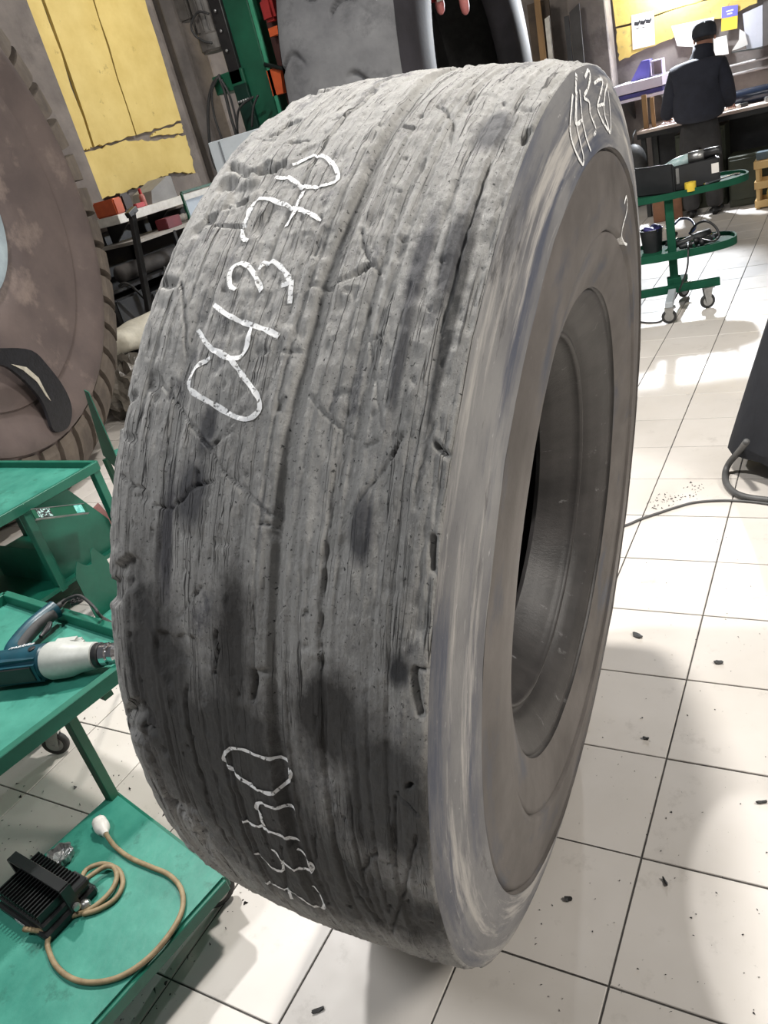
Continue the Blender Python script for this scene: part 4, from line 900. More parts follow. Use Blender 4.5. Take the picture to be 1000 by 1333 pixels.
# ------------------------------------------------------------------ green machine column with motor
MY = 4.3
mc = thing('spreader_machine', (-2.88, MY, 0), 'tall dark green machine column with grey electric motor and black hoses', 'machine')
ORANGE = mat('orange_paint', srgb(214, 96, 44), srgb(190, 78, 36), 0.5, 8)
MB().box((-2.88, MY, 0.03), (0.55, 0.5, 0.06), None, 0.008).build('base_plate', DGREEN, mc)
MB().box((-2.885, MY, 1.75), (0.20, 0.20, 3.4), None, 0.006).build('column', DGREEN, mc)
MB().box((-2.765, MY-0.09, 1.9), (0.030, 0.02, 3.1), None, 0.003).build('guide_rail', mat('mint_paint', srgb(70, 150, 118), srgb(50, 130, 98), 0.4, 8), mc)
MB().box((-2.66, MY+0.02, 1.6), (0.13, 0.12, 2.6), None, 0.006).build('inner_column', mat('dark_red_steel', srgb(70, 30, 22), srgb(40, 20, 18), 0.6, 6), mc)
mt = Vector((-3.17, MY-0.08, 2.62))
mo = MB().lathe([(0.02, -0.22), (0.085, -0.215), (0.098, -0.20), (0.098, -0.11), (0.088, -0.10), (0.088, 0.26), (0.098, 0.27), (0.098, 0.34)], mt, (0, 0, 1), 28).build('motor', mat('motor_grey', srgb(92, 88, 84), srgb(70, 66, 62), 0.5, 12), mc, autosm=35)
for k in range(14):
    a = 2*math.pi*k/14; MB().bar(mt+Vector((math.cos(a)*0.096, math.sin(a)*0.096, -0.09)), mt+Vector((math.cos(a)*0.096, math.sin(a)*0.096, 0.25)), 0.005, 0.02, up=(math.cos(a), math.sin(a), 0)).build('motor_fin', MATS['motor_grey'], mo)
MB().box(mt+Vector((-0.10, -0.06, 0.08)), (0.10, 0.10, 0.16), None, 0.01, 2).build('terminal_box', MATS['motor_grey'], mc)
MB().box((-3.03, MY-0.05, 2.45), (0.10, 0.16, 0.55), None, 0.004).build('motor_bracket', BLACK_METAL, mc)
for z in (2.62, 2.50, 2.38):
    for y in (-0.14, -0.05): MB().lathe([(0.010, 0), (0.010, 0.008), (0.004, 0.01)], (-3.03, MY+y-0.0, z), (0, -1, 0), 8).build('bolt', STEEL, mc)
MB().box((-3.10, MY-0.03, 2.20), (0.28, 0.20, 0.12), None, 0.006).build('cross_bracket', DGREEN, mc)
MB().box((-3.02, MY-0.06, 2.0), (0.12, 0.14, 0.34), None, 0.006).build('valve_block', mat('black_green', srgb(10, 46, 36), srgb(8, 30, 26), 0.4, 6), mc)
for k in range(5): MB().lathe([(0.010, 0), (0.010, 0.012), (0.005, 0.014)], (-3.06+k*0.022, MY-0.13, 2.06), (0, -1, 0), 8).build('fitting', STEEL, mc)
HO = [[(286, 98), (276, 112), (271, 140), (272, 175), (276, 205), (284, 222), (292, 214)], [(284, 100), (276, 120), (279, 150), (288, 178), (292, 186)], [(285, 100), (292, 118), (300, 150), (306, 170), (309, 182)], [(288, 104), (298, 122), (306, 150), (310, 176)], [(272, 18), (258, 16), (249, 32), (254, 46), (266, 54), (276, 56)], [(330, 126), (318, 134), (310, 146), (309, 172)], [(336, 124), (330, 140), (328, 165)]]
for k, h in enumerate(HO):
    pts = [PY(a, b, MY-0.16-0.012*k) for a, b in h]
    MB().tube(catmull(pts, 6), 0.011 if k in (0, 2) else 0.008, 8).build('hose', RUBBER, mc, smooth=True)
for (a, b, w_, h_) in ((358, 40, 0.10, 0.05), (360, 106, 0.12, 0.16)):
    p = PY(a, b, MY-0.10); m = MB().prism([p+Vector((-w_/2, 0, -h_/2)), p+Vector((w_/4, 0, -h_/2)), p+Vector((w_/2, 0, h_/2)), p+Vector((-w_/2, 0, h_/2))], (0, 0.08, 0)); m.build('arm_pad', ORANGE, mc)
p = PY(352, 12, MY-0.1); MB().box(p, (0.10, 0.1, 0.14), None, 0.02, 2).build('lamp_housing', RED, mc)
p = PY(365, 92, MY-0.12); MB().tube([PY(345, 84, MY-0.1), PY(372, 90, MY-0.15), PY(380, 93, MY-0.2)], 0.014, 8).build('clamp_rod', BLACK_METAL, mc, smooth=True)
# control cabinet in front of it
GREYC = mat('pale_grey_enamel', srgb(176, 182, 186), srgb(160, 166, 170), 0.45, 5)
cbx = thing('control_cabinet', (-3.25, MY-0.45, 0), 'pale grey control cabinet standing in front of green machine column', 'cabinet')
a, b = PY(283, 183, MY-0.45), PY(350, 164, MY-0.45); w_ = b.x-a.x; xc = (a.x+b.x)/2; zt = (a.z+b.z)/2
MB().box((xc, MY-0.45, zt-0.42), (w_, 0.22, 0.84), None, 0.004).build('body', GREYC, cbx)
MB().box((xc-0.5*w_+0.10, MY-0.564, zt-0.42), (0.012, 0.008, 0.82)).build('door_seam', mat('grey_shadow_gap', srgb(110, 114, 118), None, 0.6), cbx)
MB().box((xc, MY-0.45, (zt-0.84)/2), (0.12, 0.12, zt-0.84), None, 0.004).build('pedestal', DGREEN, cbx)
MB().box((xc, MY-0.45, 0.01), (0.36, 0.3, 0.02), None, 0.003).build('foot', DGREEN, cbx)

# ------------------------------------------------------------------ panel stand left of it
rs = [PX(237, 252, -4.6), PX(278, 239, -4.6), PX(283, 286, -4.6), PX(251, 304, -4.6)]
st = thing('panel_stand', (-4.6, 5.2, 0), 'pale blue panel in a green frame on stand left of control cabinet', 'stand')
y0, y1, z0, z1 = 4.985, 5.52, 1.10, 1.565
MB().box((-4.6, (y0+y1)/2, (z0+z1)/2-0.02), (0.012, y1-y0-0.03, z1-z0-0.10), None).build('panel', mat('pale_blue_panel', srgb(186, 196, 206), srgb(172, 184, 196), 0.5, 5), st)
MB().box((-4.595, (y0+y1)/2, z1-0.045), (0.02, y1-y0, 0.05)).build('white_strip', WHITE_PL, st)
for a, b in (((y0, z0), (y0, z1)), ((y1, z0), (y1, z1)), ((y0, z1), (y1, z1)), ((y0, z0), (y1, z0))):
    MB().bar((-4.6, a[0], a[1]), (-4.6, b[0], b[1]), 0.022, 0.022, 0.001).build('frame_bar', DGREEN, st)
for y in (y0+0.05, y1-0.05): MB().bar((-4.6, y, 0.0), (-4.6, y, z0), 0.03, 0.03).build('leg', DGREEN, st)

# ------------------------------------------------------------------ wall shelf, rack and what lies on them
XS = -5.62
sh1 = thing('wall_shelf', (XS, 5.65, 1.42), 'long white fronted wall shelf under the yellow panel', 'shelf')
MB().box((XS, 5.72, 1.478), (0.36, 1.56, 0.085), None, 0.004).build('board', WHITE_PL, sh1)
for y in (5.1, 5.7, 6.3): MB().prism([(XS-0.2, y, 1.43), (XS+0.12, y, 1.43), (XS-0.2, y, 1.22)], (0, 0.02, 0)).build('bracket', BLACK_METAL, sh1)
ZB = 1.5215
def boxthing(name, c, size, m, label, cat, yaw=0.0, bevel=0.006, group=None):
    mb = MB().box((c[0], c[1], c[2]+size[2]/2), size, rz(yaw), bevel, 2); return single(mb, name, m, c, label, cat, group)
ob = thing('orange_tool_case', (XS, 5.06, ZB), 'orange and black tool case on left end of white shelf', 'case')
MB().box((XS+0.02, 5.02, ZB+0.075), (0.30, 0.12, 0.15), None, 0.012, 2).build('body', mat('orange_plastic', srgb(196, 92, 50), srgb(176, 78, 44), 0.5, 8), ob)
MB().box((XS+0.02, 5.155, ZB+0.085), (0.28, 0.14, 0.17), None, 0.02, 2).build('lid', mat('brown_black_plastic', srgb(62, 50, 46), srgb(44, 38, 36), 0.5, 8), ob)
rb = thing('red_bottle', (XS+0.08, 5.44, ZB), 'small clear bottle with red cap on white wall shelf', 'bottle')
MB().lathe([(0.026, 0), (0.030, 0.006), (0.030, 0.09), (0.024, 0.11), (0.012, 0.12)], (XS+0.08, 5.44, ZB), (0, 0, 1), 18).build('body', mat('reddish_clear', srgb(200, 130, 120), srgb(180, 110, 100), 0.3, 6), rb, smooth=True)
MB().lathe([(0.014, 0.118), (0.016, 0.12), (0.016, 0.165), (0.010, 0.17)], (XS+0.08, 5.44, ZB), (0, 0, 1), 14).build('cap', mat('red_plastic', srgb(190, 40, 44), srgb(170, 34, 38), 0.4, 6), rb, autosm=40)
boxthing('red_carton', (XS+0.09, 5.33, ZB), (0.10, 0.13, 0.045), MATS['red_plastic'], 'small bright red carton beside red capped bottle', 'carton')
gb = MB(); y0, y1 = 5.50, 5.90
gb.prism([(XS-0.15, y0, ZB), (XS-0.15, y1, ZB), (XS-0.15, y1, ZB+0.205), (XS-0.15, y1-0.06, ZB+0.215), (XS-0.15, y0+0.05, ZB+0.12)], (0.28, 0, 0))
single(gb, 'grey_parts_bin', mat('grey_plastic_bin', srgb(146, 144, 142), srgb(128, 126, 124), 0.6, 5), (XS, 5.7, ZB), 'grey sloping plastic bin on white shelf beside red capped bottle', 'bin')
boxthing('concrete_block', (XS-0.04, 6.16, ZB), (0.26, 0.44, 0.17), CONC, 'rough concrete block on right end of white shelf', 'block')
rk = thing('storage_rack', (-5.6, 5.5, 0), 'dark loaded storage rack in shadow under the white wall shelf', 'rack')
for y in (4.3, 5.4, 6.5):
    for x in (-5.85, -5.25): MB().box((x, y, 0.62), (0.04, 0.04, 1.24), None, 0.002).build('upright', BLACK_METAL, rk)
for z in (0.14, 0.52, 0.90): MB().box((-5.55, 5.4, z), (0.64, 2.24, 0.03)).build('shelf_board', BLACK, rk)
MB().box((-5.55, 5.75, 1.245), (0.64, 1.7, 0.03)).build('top_board', mat('worn_white_board', srgb(170, 164, 156), srgb(140, 134, 128), 0.6, 6), rk)
MB().box((-5.88, 5.4, 0.70), (0.01, 2.24, 1.38)).build('added_dark_backing', BLACK, rk)  # black sheet added to paint in the dark behind the shelves
boxthing('maroon_box', (-5.36, 5.50, 1.26), (0.16, 0.22, 0.105), mat('maroon_plastic', srgb(120, 44, 52), srgb(104, 38, 46), 0.5, 6), 'maroon box on the rack top under the white shelf', 'box')
mp_ = MB().tube(catmull([(-5.40, 5.66, 1.308), (-5.42, 5.85, 1.312), (-5.40, 6.05, 1.308), (-5.43, 6.25, 1.312), (-5.42, 6.45, 1.308)], 5), 0.05, 10, radii=[0.02+0.025*abs(math.sin(i*1.3)) for i in range(21)])
single(mp_, 'rag_bundle', mat('grey_rag', srgb(150, 144, 136), srgb(116, 110, 104), 0.9, 20, bump=0.5), (-5.42, 6.0, 1.26), 'crumpled grey rags on rack top beside the maroon box', 'rags', smooth=True)
DARKB = mat('dark_bin_plastic', (0.02, 0.02, 0.022), (0.035, 0.034, 0.034), 0.5, 5)
for k, (y, z, dy, dz, lb) in enumerate(((4.62, 0.536, 0.42, 0.28, 'black bin at left end of the middle rack shelf'), (5.12, 0.536, 0.44, 0.22, 'low black bin second from left on middle rack shelf'), (5.72, 0.536, 0.5, 0.30, 'largest black bin in the middle of dark rack'), (6.22, 0.536, 0.40, 0.26, 'black bin at right end of the middle rack shelf'), (4.68, 0.156, 0.5, 0.3, 'black bin at left end of the bottom rack shelf'), (5.17, 0.156, 0.34, 0.26, 'smaller black bin on the bottom rack shelf'))):
    boxthing('dark_bin', (-5.52, y, z), (0.36, dy, dz), DARKB, lb, 'bin', 0.0, 0.02, 'bins on the dark rack')
pipe = MB().tube([(-5.45, 4.7, 1.001), (-5.43, 6.4, 1.001)], 0.085, 20); single(pipe, 'grey_pipe', mat('dull_grey_pipe', srgb(110, 106, 104), srgb(86, 82, 80), 0.6, 5), (-5.44, 5.5, 0.916), 'dull grey pipe lying on the dark rack below maroon box', 'pipe', smooth=True)
for k, pts in enumerate(([(-5.30, 4.50, 0.93), (-5.21, 4.55, 0.92), (-5.20, 4.8, 0.60), (-5.20, 5.05, 0.92), (-5.30, 5.12, 0.93)], [(-5.30, 5.60, 0.93), (-5.21, 5.64, 0.92), (-5.20, 5.80, 0.45), (-5.21, 5.98, 0.92), (-5.30, 6.02, 0.93)])):
    single(MB().tube(catmull(pts, 8), 0.012, 8), 'hanging_hose', RUBBER, pts[2], ['black hose drooping from left part of dark rack', 'black hose drooping from right part of dark rack'][k], 'hose', smooth=True)
# black machine silhouette in front of the rack's left end
dk = thing('floor_jack', (-5.0, 4.55, 0), 'black steel jack frame standing left of the storage rack', 'jack')
MB().bar((-5.05, 4.35, 0.0), (-5.02, 4.72, 1.52), 0.06, 0.05, 0.004).build('lever', BLACK_METAL, dk)
MB().box((-5.05, 4.55, 0.16), (0.3, 0.6, 0.16), None, 0.01).build('base', BLACK_METAL, dk)
MB().bar((-5.02, 4.66, 1.50), (-5.02, 4.78, 1.54), 0.06, 0.05, 0.004).build('head', BLACK_METAL, dk)
for y in (4.3, 4.8): MB().lathe([(0.03, -0.03), (0.08, -0.03), (0.08, 0.03), (0.03, 0.03)], (-5.05, y, 0.08), (1, 0, 0), 18, closed=True).build('wheel', RUBBER, dk)
# beige tarpaulin roll on a crate
XT = -4.95
c0, c1 = PX(128, 445, XT), PX(205, 432, XT)
boxthing('low_black_crate', (XT, 4.25, 0), (0.5, 1.2, 0.41), DARKB, 'low black crate under the beige tarpaulin', 'crate', 0.0, 0.015)
tp = MB(); nu, nv = 36, 16
for i in range(nu+1):
    for j in range(nv):
        t = i/nu; a = 2*math.pi*j/nv; y = 3.72+1.1*t
        r1, r2 = 0.17*(1+0.10*math.sin(9*t+2*a)+0.05*math.sin(23*t-3*a)), 0.125*(1+0.14*math.sin(7*t+a*2)+0.06*math.sin(17*t+4*a))
        r1 *= min(1, 6*t+0.3) if t < 0.2 else min(1, 6*(1-t)+0.3)
        tp.v.append((XT+0.04+r1*math.cos(a), y, max(0.412, 0.535+r2*math.sin(a))))
for i in range(nu):
    for j in range(nv): tp.f.append((i*nv+j, i*nv+(j+1) % nv, (i+1)*nv+(j+1) % nv, (i+1)*nv+j))
tp.f.append(tuple(range(nv))[::-1]); tp.f.append(tuple(nu*nv+j for j in range(nv)))
single(tp, 'rolled_tarpaulin', mat('beige_canvas', srgb(206, 200, 184), srgb(184, 178, 162), 0.85, 8, bump=0.3, bscale=30), (XT, 4.25, 0.41), 'rolled beige canvas tarpaulin between giant tire and worn tire', 'tarpaulin', smooth=True)
pb_ = PX(163, 492, -4.55); bg = MB(); nu, nv = 14, 22
for i in range(nu+1):
    for j in range(nv):
        p = math.pi*i/nu; a = 2*math.pi*j/nv; k = 1+0.16*math.sin(5*a+3*p)+0.12*math.sin(9*a-4*p)+0.08*math.cos(13*a+7*p)
        bg.v.append((pb_.x+0.20*k*math.sin(p)*math.cos(a), pb_.y+0.22*k*math.sin(p)*math.sin(a), max(0.001, 0.24+0.24*math.cos(p)*k)))
for i in range(nu):
    for j in range(nv): bg.f.append((i*nv+j, i*nv+(j+1) % nv, (i+1)*nv+(j+1) % nv, (i+1)*nv+j))
single(bg, 'plastic_bag', mat('grey_film', srgb(120, 114, 106), srgb(84, 80, 74), 0.18, 10, bump=0.6, bscale=22), (pb_.x, pb_.y, 0), 'crumpled shiny grey plastic bag below the rolled tarpaulin', 'bag')

# ------------------------------------------------------------------ boards leaning at the end wall, left of the column
def leaning(name, px_top, wdt, th_, ztop, m, label, y_top=9.30, lean=0.25, zcut=None):
    p = PY(px_top[0], px_top[1], y_top); x = p.x; ztop = p.z
    a = Vector((x, y_top-lean, 0.0)); b = Vector((x+0.0, y_top, ztop))
    mb = MB(); d = (b-a).normalized(); nx = Vector((1, 0, 0)); up = nx.cross(d)
    q = [a-nx*wdt/2, a+nx*wdt/2, b+nx*wdt/2, b-nx*wdt/2]
    if zcut: q[2] = q[2]+Vector((0, 0, zcut))
    mb.prism(q, Vector((0, th_, 0)))
    return single(mb, name, m, (x, a.y, 0), label, 'board', 'boards leaning at the end wall')
WOOD = mat('plywood_brown', srgb(150, 118, 78), srgb(116, 88, 58), 0.7, 4, stretch=(1, 1, 0.15), bump=0.15)
leaning('leaning_board', (700, 2), 0.26, 0.02, 2.3, mat('dark_rack_wood', srgb(86, 72, 58), srgb(64, 54, 46), 0.8, 4), 'dark brown board behind the others beside concrete column', 9.42)
leaning('leaning_board', (698, -10), 0.07, 0.02, 2.3, WOOD, 'narrow tan plank leaning next to background tire', 9.34)
leaning('leaning_board', (712, 24), 0.055, 0.03, 2.3, mat('white_foam_board', srgb(216, 212, 204), srgb(190, 186, 178), 0.8, 10, bump=0.4), 'white ragged edged strip of board leaning beside dark boards', 9.22, zcut=0.02)
leaning('leaning_board', (737, 21), 0.05, 0.03, 2.2, mat('dark_slate', srgb(62, 62, 64), srgb(50, 50, 52), 0.7, 5), 'narrow dark grey board right of the white strip', 9.22)
leaning('leaning_board', (748, 14), 0.12, 0.02, 2.2, mat('charcoal_board', srgb(72, 70, 70), srgb(56, 54, 54), 0.7, 5), 'wide charcoal board with slanted top leaning against concrete column', 9.24, zcut=0.06)

# ------------------------------------------------------------------ workbench on the end wall
STEELD = mat('bench_steel', srgb(70, 72, 70), srgb(50, 52, 52), 0.6, 5); BTOP = mat('bench_top_board', srgb(206, 188, 178), srgb(182, 164, 152), 0.6, 5)
wbn = thing('workbench', (-0.3, 9.05, 0), 'long dark workbench with pale top along the end wall', 'workbench')
MB().box((-0.25, 9.12, 0.905), (2.2, 0.78, 0.035), None, 0.003).build('bench_top', BTOP, wbn)
MB().box((-0.25, 8.735, 0.865), (2.2, 0.02, 0.05)).build('apron', BLACK_METAL, wbn)
for x in (-1.30, 0.28, 0.80):
    for y in (8.80, 9.45): MB().box((x, y, 0.445), (0.05, 0.05, 0.89), None, 0.003).build('leg', STEELD, wbn)
MB().box((-0.25, 9.46, 0.5), (2.2, 0.015, 0.78)).build('added_dark_backing', BLACK, wbn)  # black sheet standing in for the dark under the bench
OLIVE = mat('olive_paint', srgb(66, 70, 54), srgb(52, 56, 44), 0.55, 5, bump=0.05)
def cabinet(name, c, size, label, doors=1):
    t = thing(name, c, label, 'cabinet', 'olive cabinets under the bench'); x, y, _ = c; sx, sy, sz = size
    MB().box((x, y, sz/2), size, None, 0.006).build('body', OLIVE, t)
    for k in range(doors):
        d = MB().box((x-sx/2+(k+0.5)*sx/doors, y-sy/2-0.008, sz/2+0.02), (sx/doors-0.03, 0.014, sz-0.10), None, 0.004).build('door', OLIVE, t)
        MB().bar((x-sx/2+(k+0.82)*sx/doors, y-sy/2-0.022, sz*0.55), (x-sx/2+(k+0.82)*sx/doors, y-sy/2-0.022, sz*0.68), 0.012, 0.01).build('handle', STEELD, d)
    return t
cabinet('olive_cabinet', (-0.72, 8.98, 0), (0.50, 0.40, 0.80), 'olive green steel cabinet under the bench behind the worker', 2)
cabinet('olive_cabinet', (-0.20, 8.72, 0), (0.44, 0.40, 0.50), 'low olive green chest under the bench right of the worker', 1)
cr = thing('wooden_crate', (0.02, 8.42, 0), 'open slatted pale wooden crate on floor at right end of bench', 'crate')
cx0, cy0, cw, cdp, chh = -0.135, 8.20, 0.36, 0.26, 0.46
PALE = mat('pale_pine', srgb(204, 172, 118), srgb(184, 150, 98), 0.7, 4, stretch=(0.3, 1, 1), bump=0.1)
for x in (cx0+0.02, cx0+cw-0.02):
    for y in (cy0+0.015, cy0+cdp-0.015): MB().box((x, y, chh/2), (0.035, 0.025, chh), None, 0.002).build('corner_post', PALE, cr)
for z in (0.05, 0.23, 0.42):
    for y in (cy0-0.006, cy0+cdp+0.006): MB().box((cx0+cw/2, y, z), (cw, 0.014, 0.07), None, 0.002).build('slat', PALE, cr)
    for x in (cx0-0.006, cx0+cw+0.006): MB().box((x, cy0+cdp/2, z), (0.014, cdp, 0.07), None, 0.002).build('slat', PALE, cr)
MB().box((cx0+cw/2, cy0+cdp/2, 0.02), (cw-0.02, cdp-0.02, 0.015)).build('bottom', PALE, cr)
single(MB().sphere((cx0+0.17, cy0+0.12, 0.12), 0.085, 14, (1, 1, 1.05)), 'yellow_jar', mat('pale_yellow_plastic', srgb(236, 214, 140), srgb(220, 196, 120), 0.5, 6), (cx0+0.17, cy0+0.12, 0.03), 'pale yellow rounded jar inside the wooden crate', 'jar', smooth=True)
boxthing('blue_grey_box', (-0.05, 8.33, 0.456), (0.16, 0.14, 0.07), mat('blue_grey_plastic', srgb(84, 100, 108), srgb(66, 80, 88), 0.5, 6), 'small blue grey box resting on the wooden crate', 'box')
# things on the bench
bl = MB().tube([(-0.62, 9.10, 1.0), (0.75, 9.10, 1.0)], 0.075, 24, radii=[0.075, 0.075]); single(bl, 'dark_roll', mat('dark_blue_film', srgb(28, 36, 52), srgb(18, 24, 36), 0.22, 4), (0.0, 9.10, 0.923), 'long dark blue shiny roll lying on the workbench', 'roll', smooth=False, autosm=40)
boxthing('metal_vise', (-0.02, 8.86, 0.9225), (0.14, 0.08, 0.05), STEEL, 'small bright metal tool on the bench right of worker', 'tool', 0.3)
boxthing('black_block', (-0.30, 8.90, 0.9225), (0.10, 0.06, 0.035), BLACK, 'small black block on the bench beside right hand', 'block', 0.2)
boxthing('white_sheet_stack', (-0.42, 8.92, 0.9225), (0.20, 0.16, 0.03), WHITE_PL, 'white stack of sheets on bench by the worker right hand', 'paper', 0.1)
boxthing('open_notebook', (-1.02, 8.90, 0.9225), (0.18, 0.20, 0.02), mat('note_paper', srgb(214, 206, 206), srgb(190, 184, 190), 0.8, 5), 'pale notebook on the bench left of the worker', 'notebook', 0.1)
for k, (x, w_, h_) in enumerate(((-1.27, 0.05, 0.34), (-1.19, 0.04, 0.30))):
    boxthing('standing_plank', (x, 8.86, 0.9225), (w_, 0.03, h_), WOOD, ['taller tan offcut standing on left end of bench', 'shorter tan offcut standing on left end of bench'][k], 'offcut', 0.0, 0.002)
bgk = MB().sphere((-1.38, 8.62, 0.62), 0.16, 18, (0.85, 0.7, 1.25)); single(bgk, 'black_bag', RUBBER, (-1.38, 8.62, 0.42), 'black rounded bag hanging at left end of the workbench', 'bag', smooth=True)
single(MB().tube([(-1.38, 8.62, 0.80), (-1.38, 8.68, 0.9), (-1.36, 8.74, 0.945)], 0.008, 6), 'bag_strap', RUBBER, (-1.38, 8.62, 0.80), 'thin strap holding the black bag to bench', 'strap', smooth=True)
boxthing('brown_carton', (-1.05, 8.50, 0), (0.30, 0.26, 0.30), mat('cardboard_brown', srgb(134, 92, 66), srgb(112, 76, 54), 0.8, 6), 'small brown carton on floor left of the worker', 'carton', 0.2)
# wall shelf left of the worker
ws_ = thing('white_ledge', (-1.36, 9.4, 1.29), 'white ledge with blue edge on end wall left of worker', 'ledge')
LAV = mat('lavender_white', srgb(214, 204, 220), srgb(196, 188, 206), 0.5, 5); BLUE = mat('violet_blue', srgb(84, 80, 150), srgb(70, 66, 130), 0.5, 5)
MB().box((-1.35, 9.27, 1.355), (0.52, 0.60, 0.10), None, 0.004).build('top_box', LAV, ws_)
MB().box((-1.35, 9.29, 1.275), (0.50, 0.56, 0.04)).build('blue_edge', BLUE, ws_)
MB().box((-1.35, 9.28, 1.235), (0.52, 0.58, 0.03)).build('lower_board', LAV, ws_)
for x in (-1.55, -1.15): MB().prism([(x, 9.59, 1.22), (x, 9.1, 1.22), (x, 9.59, 1.0)], (0.02, 0, 0)).build('bracket', STEELD, ws_)
bb_ = MB().prism([(-1.46, 9.16, 1.4055), (-1.25, 9.16, 1.4055), (-1.24, 9.16, 1.58), (-1.33, 9.16, 1.585)], (0, 0.16, 0)); single(bb_, 'blue_wedge_box', BLUE, (-1.36, 9.2, 1.4055), 'violet blue wedge shaped box on the white ledge', 'box')
pbx = thing('open_white_box', (-1.16, 9.2, 1.4055), 'small open white frame box beside blue wedge on ledge', 'box')
for a, b in (((-1.225, 1.41), (-1.225, 1.56)), ((-1.11, 1.41), (-1.11, 1.56)), ((-1.23, 1.555), (-1.105, 1.555)), ((-1.23, 1.412), (-1.105, 1.412))): MB().bar((a[0], 9.2, a[1]), (b[0], 9.2, b[1]), 0.14, 0.012, up=(1, 0, 0) if a[0] == b[0] else (0, 0, 1)).build('panel', LAV, pbx)
MB().box((-1.167, 9.26, 1.48), (0.11, 0.01, 0.13)).build('back', mat('taupe_card', srgb(150, 136, 128), None, 0.7), pbx)
# conduits along the wall
for z, lb in ((1.30, 'upper grey conduit running along end wall right of worker'), (1.21, 'lower grey conduit running along end wall right of worker')):
    single(MB().tube([(-0.72, 9.565, z), (0.9, 9.565, z)], 0.016, 10), 'conduit', mat('grey_conduit', srgb(150, 146, 144), srgb(128, 124, 122), 0.5, 6), (0, 9.565, z), lb, 'pipe', 'conduits on the end wall', smooth=True)
# papers on the wall
PAPER = mat('white_paper', srgb(226, 222, 216), srgb(214, 210, 204), 0.8, 3)
def paper(name, pxs, label, m=PAPER, y=WY-0.036, cat='notice'):
    P = [PY(a, b, y) for a, b in pxs]; c = sum(P, Vector())/len(P)
    t = thing(name, (c.x, y, min(p.z for p in P)), label, cat, 'papers on the end wall')
    MB().prism(P, (0, -0.003, 0)).build('sheet', m, t); return t, P
t, P = paper('paper_notice', [(822, 20), (851, 14), (853, 58), (824, 65)], 'white paper notice with three small dark pictures on yellow wall')
for k in range(3):
    p = P[0].lerp(P[1], 0.25+0.26*k).lerp(P[3].lerp(P[2], 0.25+0.26*k), 0.25); p.y = WY-0.0395
    q = [p+Vector((a*0.034, -0.0015, b*0.034)) for a, b in ((-1, -0.5), (0.3, -0.9), (1, 0.1), (0.9, 0.8), (0.4, 0.2), (-0.8, 0.5))]; MB().prism(q, (0, 0.0012, 0)).build('printed_picture', PRINT_B, t)
    if k < 2:
        q0 = p+Vector((0, -0.0015, -0.055)); MB().box(q0, (0.028, 0.0012, 0.007)).build('printed_line', PRINT_B, t)
paper('paper_notice', [(874, 34), (930, 22), (924, 62), (882, 60)], 'large blank white sheet behind the worker head')
paper('paper_notice', [(929, 50), (946, 46), (949, 70), (930, 74)], 'small white sheet right of the worker head')
t, P = paper('wall_poster', [(940, 9), (961, 6), (960, 37), (939, 41)], 'blue and yellow poster on end wall right of worker', mat('poster_yellow', srgb(226, 190, 66), srgb(214, 176, 58), 0.6, 4), cat='poster')
q = [P[0], P[1], P[1].lerp(P[2], 0.45), P[0].lerp(P[3], 0.47)]; MB().prism([p+Vector((0, -0.004, 0)) for p in q], (0, 0.0008, 0)).build('blue_half', mat('poster_blue', srgb(112, 110, 190), srgb(100, 98, 176), 0.6, 4), t)
for k in range(2):
    p = P[0].lerp(P[1], 0.5).lerp(P[3].lerp(P[2], 0.5), 0.2+0.12*k)+Vector((0, -0.0045, 0)); MB().box(p, (0.07-0.02*k, 0.001, 0.012)).build('printed_line', PRINT_W, t)
wbd = thing('document_board', (-0.3, 9.5, 1.42), 'tilted white document board with ragged paper on end wall', 'board')
P = [PY(a, b, 9.50) for a, b in ((967, 18), (993, 6), (993, 60), (972, 65))]; MB().prism(P, (0, 0.05, 0)).build('board', mat('cool_white_board', srgb(214, 216, 226), srgb(200, 202, 212), 0.5, 3), wbd)
P = [PY(a, b, 9.49) for a, b in ((963, 38), (970, 42), (974, 58), (960, 64), (953, 66), (962, 52))]; MB().prism(P, (0, 0.006, 0)).build('torn_paper', PAPER, wbd)
MB().bar(PY(953, 68, 9.47), PY(994, 62, 9.47), 0.08, 0.014).build('ledge', STEELD, wbd)
P = [PY(a, b, 9.50) for a, b in ((993.5, 4), (1012, -3), (1012, 56), (993.5, 60))]; MB().prism(P, (0, 0.08, 0)).build('end_panel', mat('mid_grey_panel', srgb(104, 100, 98), None, 0.6), wbd)
# bright work lamp on the wall above
lm = thing('work_lamp', (-0.98, 9.40, 2.38), 'glaring white work lamp on yellow wall above the worker', 'lamp')
MB().lathe([(0.03, 0.16), (0.05, 0.12), (0.13, 0.03), (0.135, 0.0), (0.125, 0.0), (0.045, 0.115)], (-0.98, 9.34, 2.44), (0, 0.35, 1), 28).build('reflector', WHITE_PL, lm, autosm=40)
MB().sphere((-0.98, 9.345, 2.46), 0.05, 14).build('bulb', mat('lamp_bulb', (1, 1, 1), None, 0.4, emit=(0.88, 0.93, 1.0), estr=40), lm, smooth=True)
MB().bar((-0.98, 9.40, 2.58), (-0.98, 9.60, 2.62), 0.03, 0.03).build('wall_bracket', STEELD, lm)
area('work_lamp_light', (-0.98, 9.30, 2.42), (-0.2, 4.0, 0.2), 0.16, 190, (0.88, 0.93, 1.0))
pl_ = bpy.data.lights.new('work_lamp_bulb_light', 'POINT'); pl_.energy = 70; pl_.color = (0.9, 0.94, 1.0); pl_.shadow_soft_size = 0.06
po_ = bpy.data.objects.new('work_lamp_bulb_light', pl_); COL.objects.link(po_); po_.location = (-0.98, 9.33, 2.36)

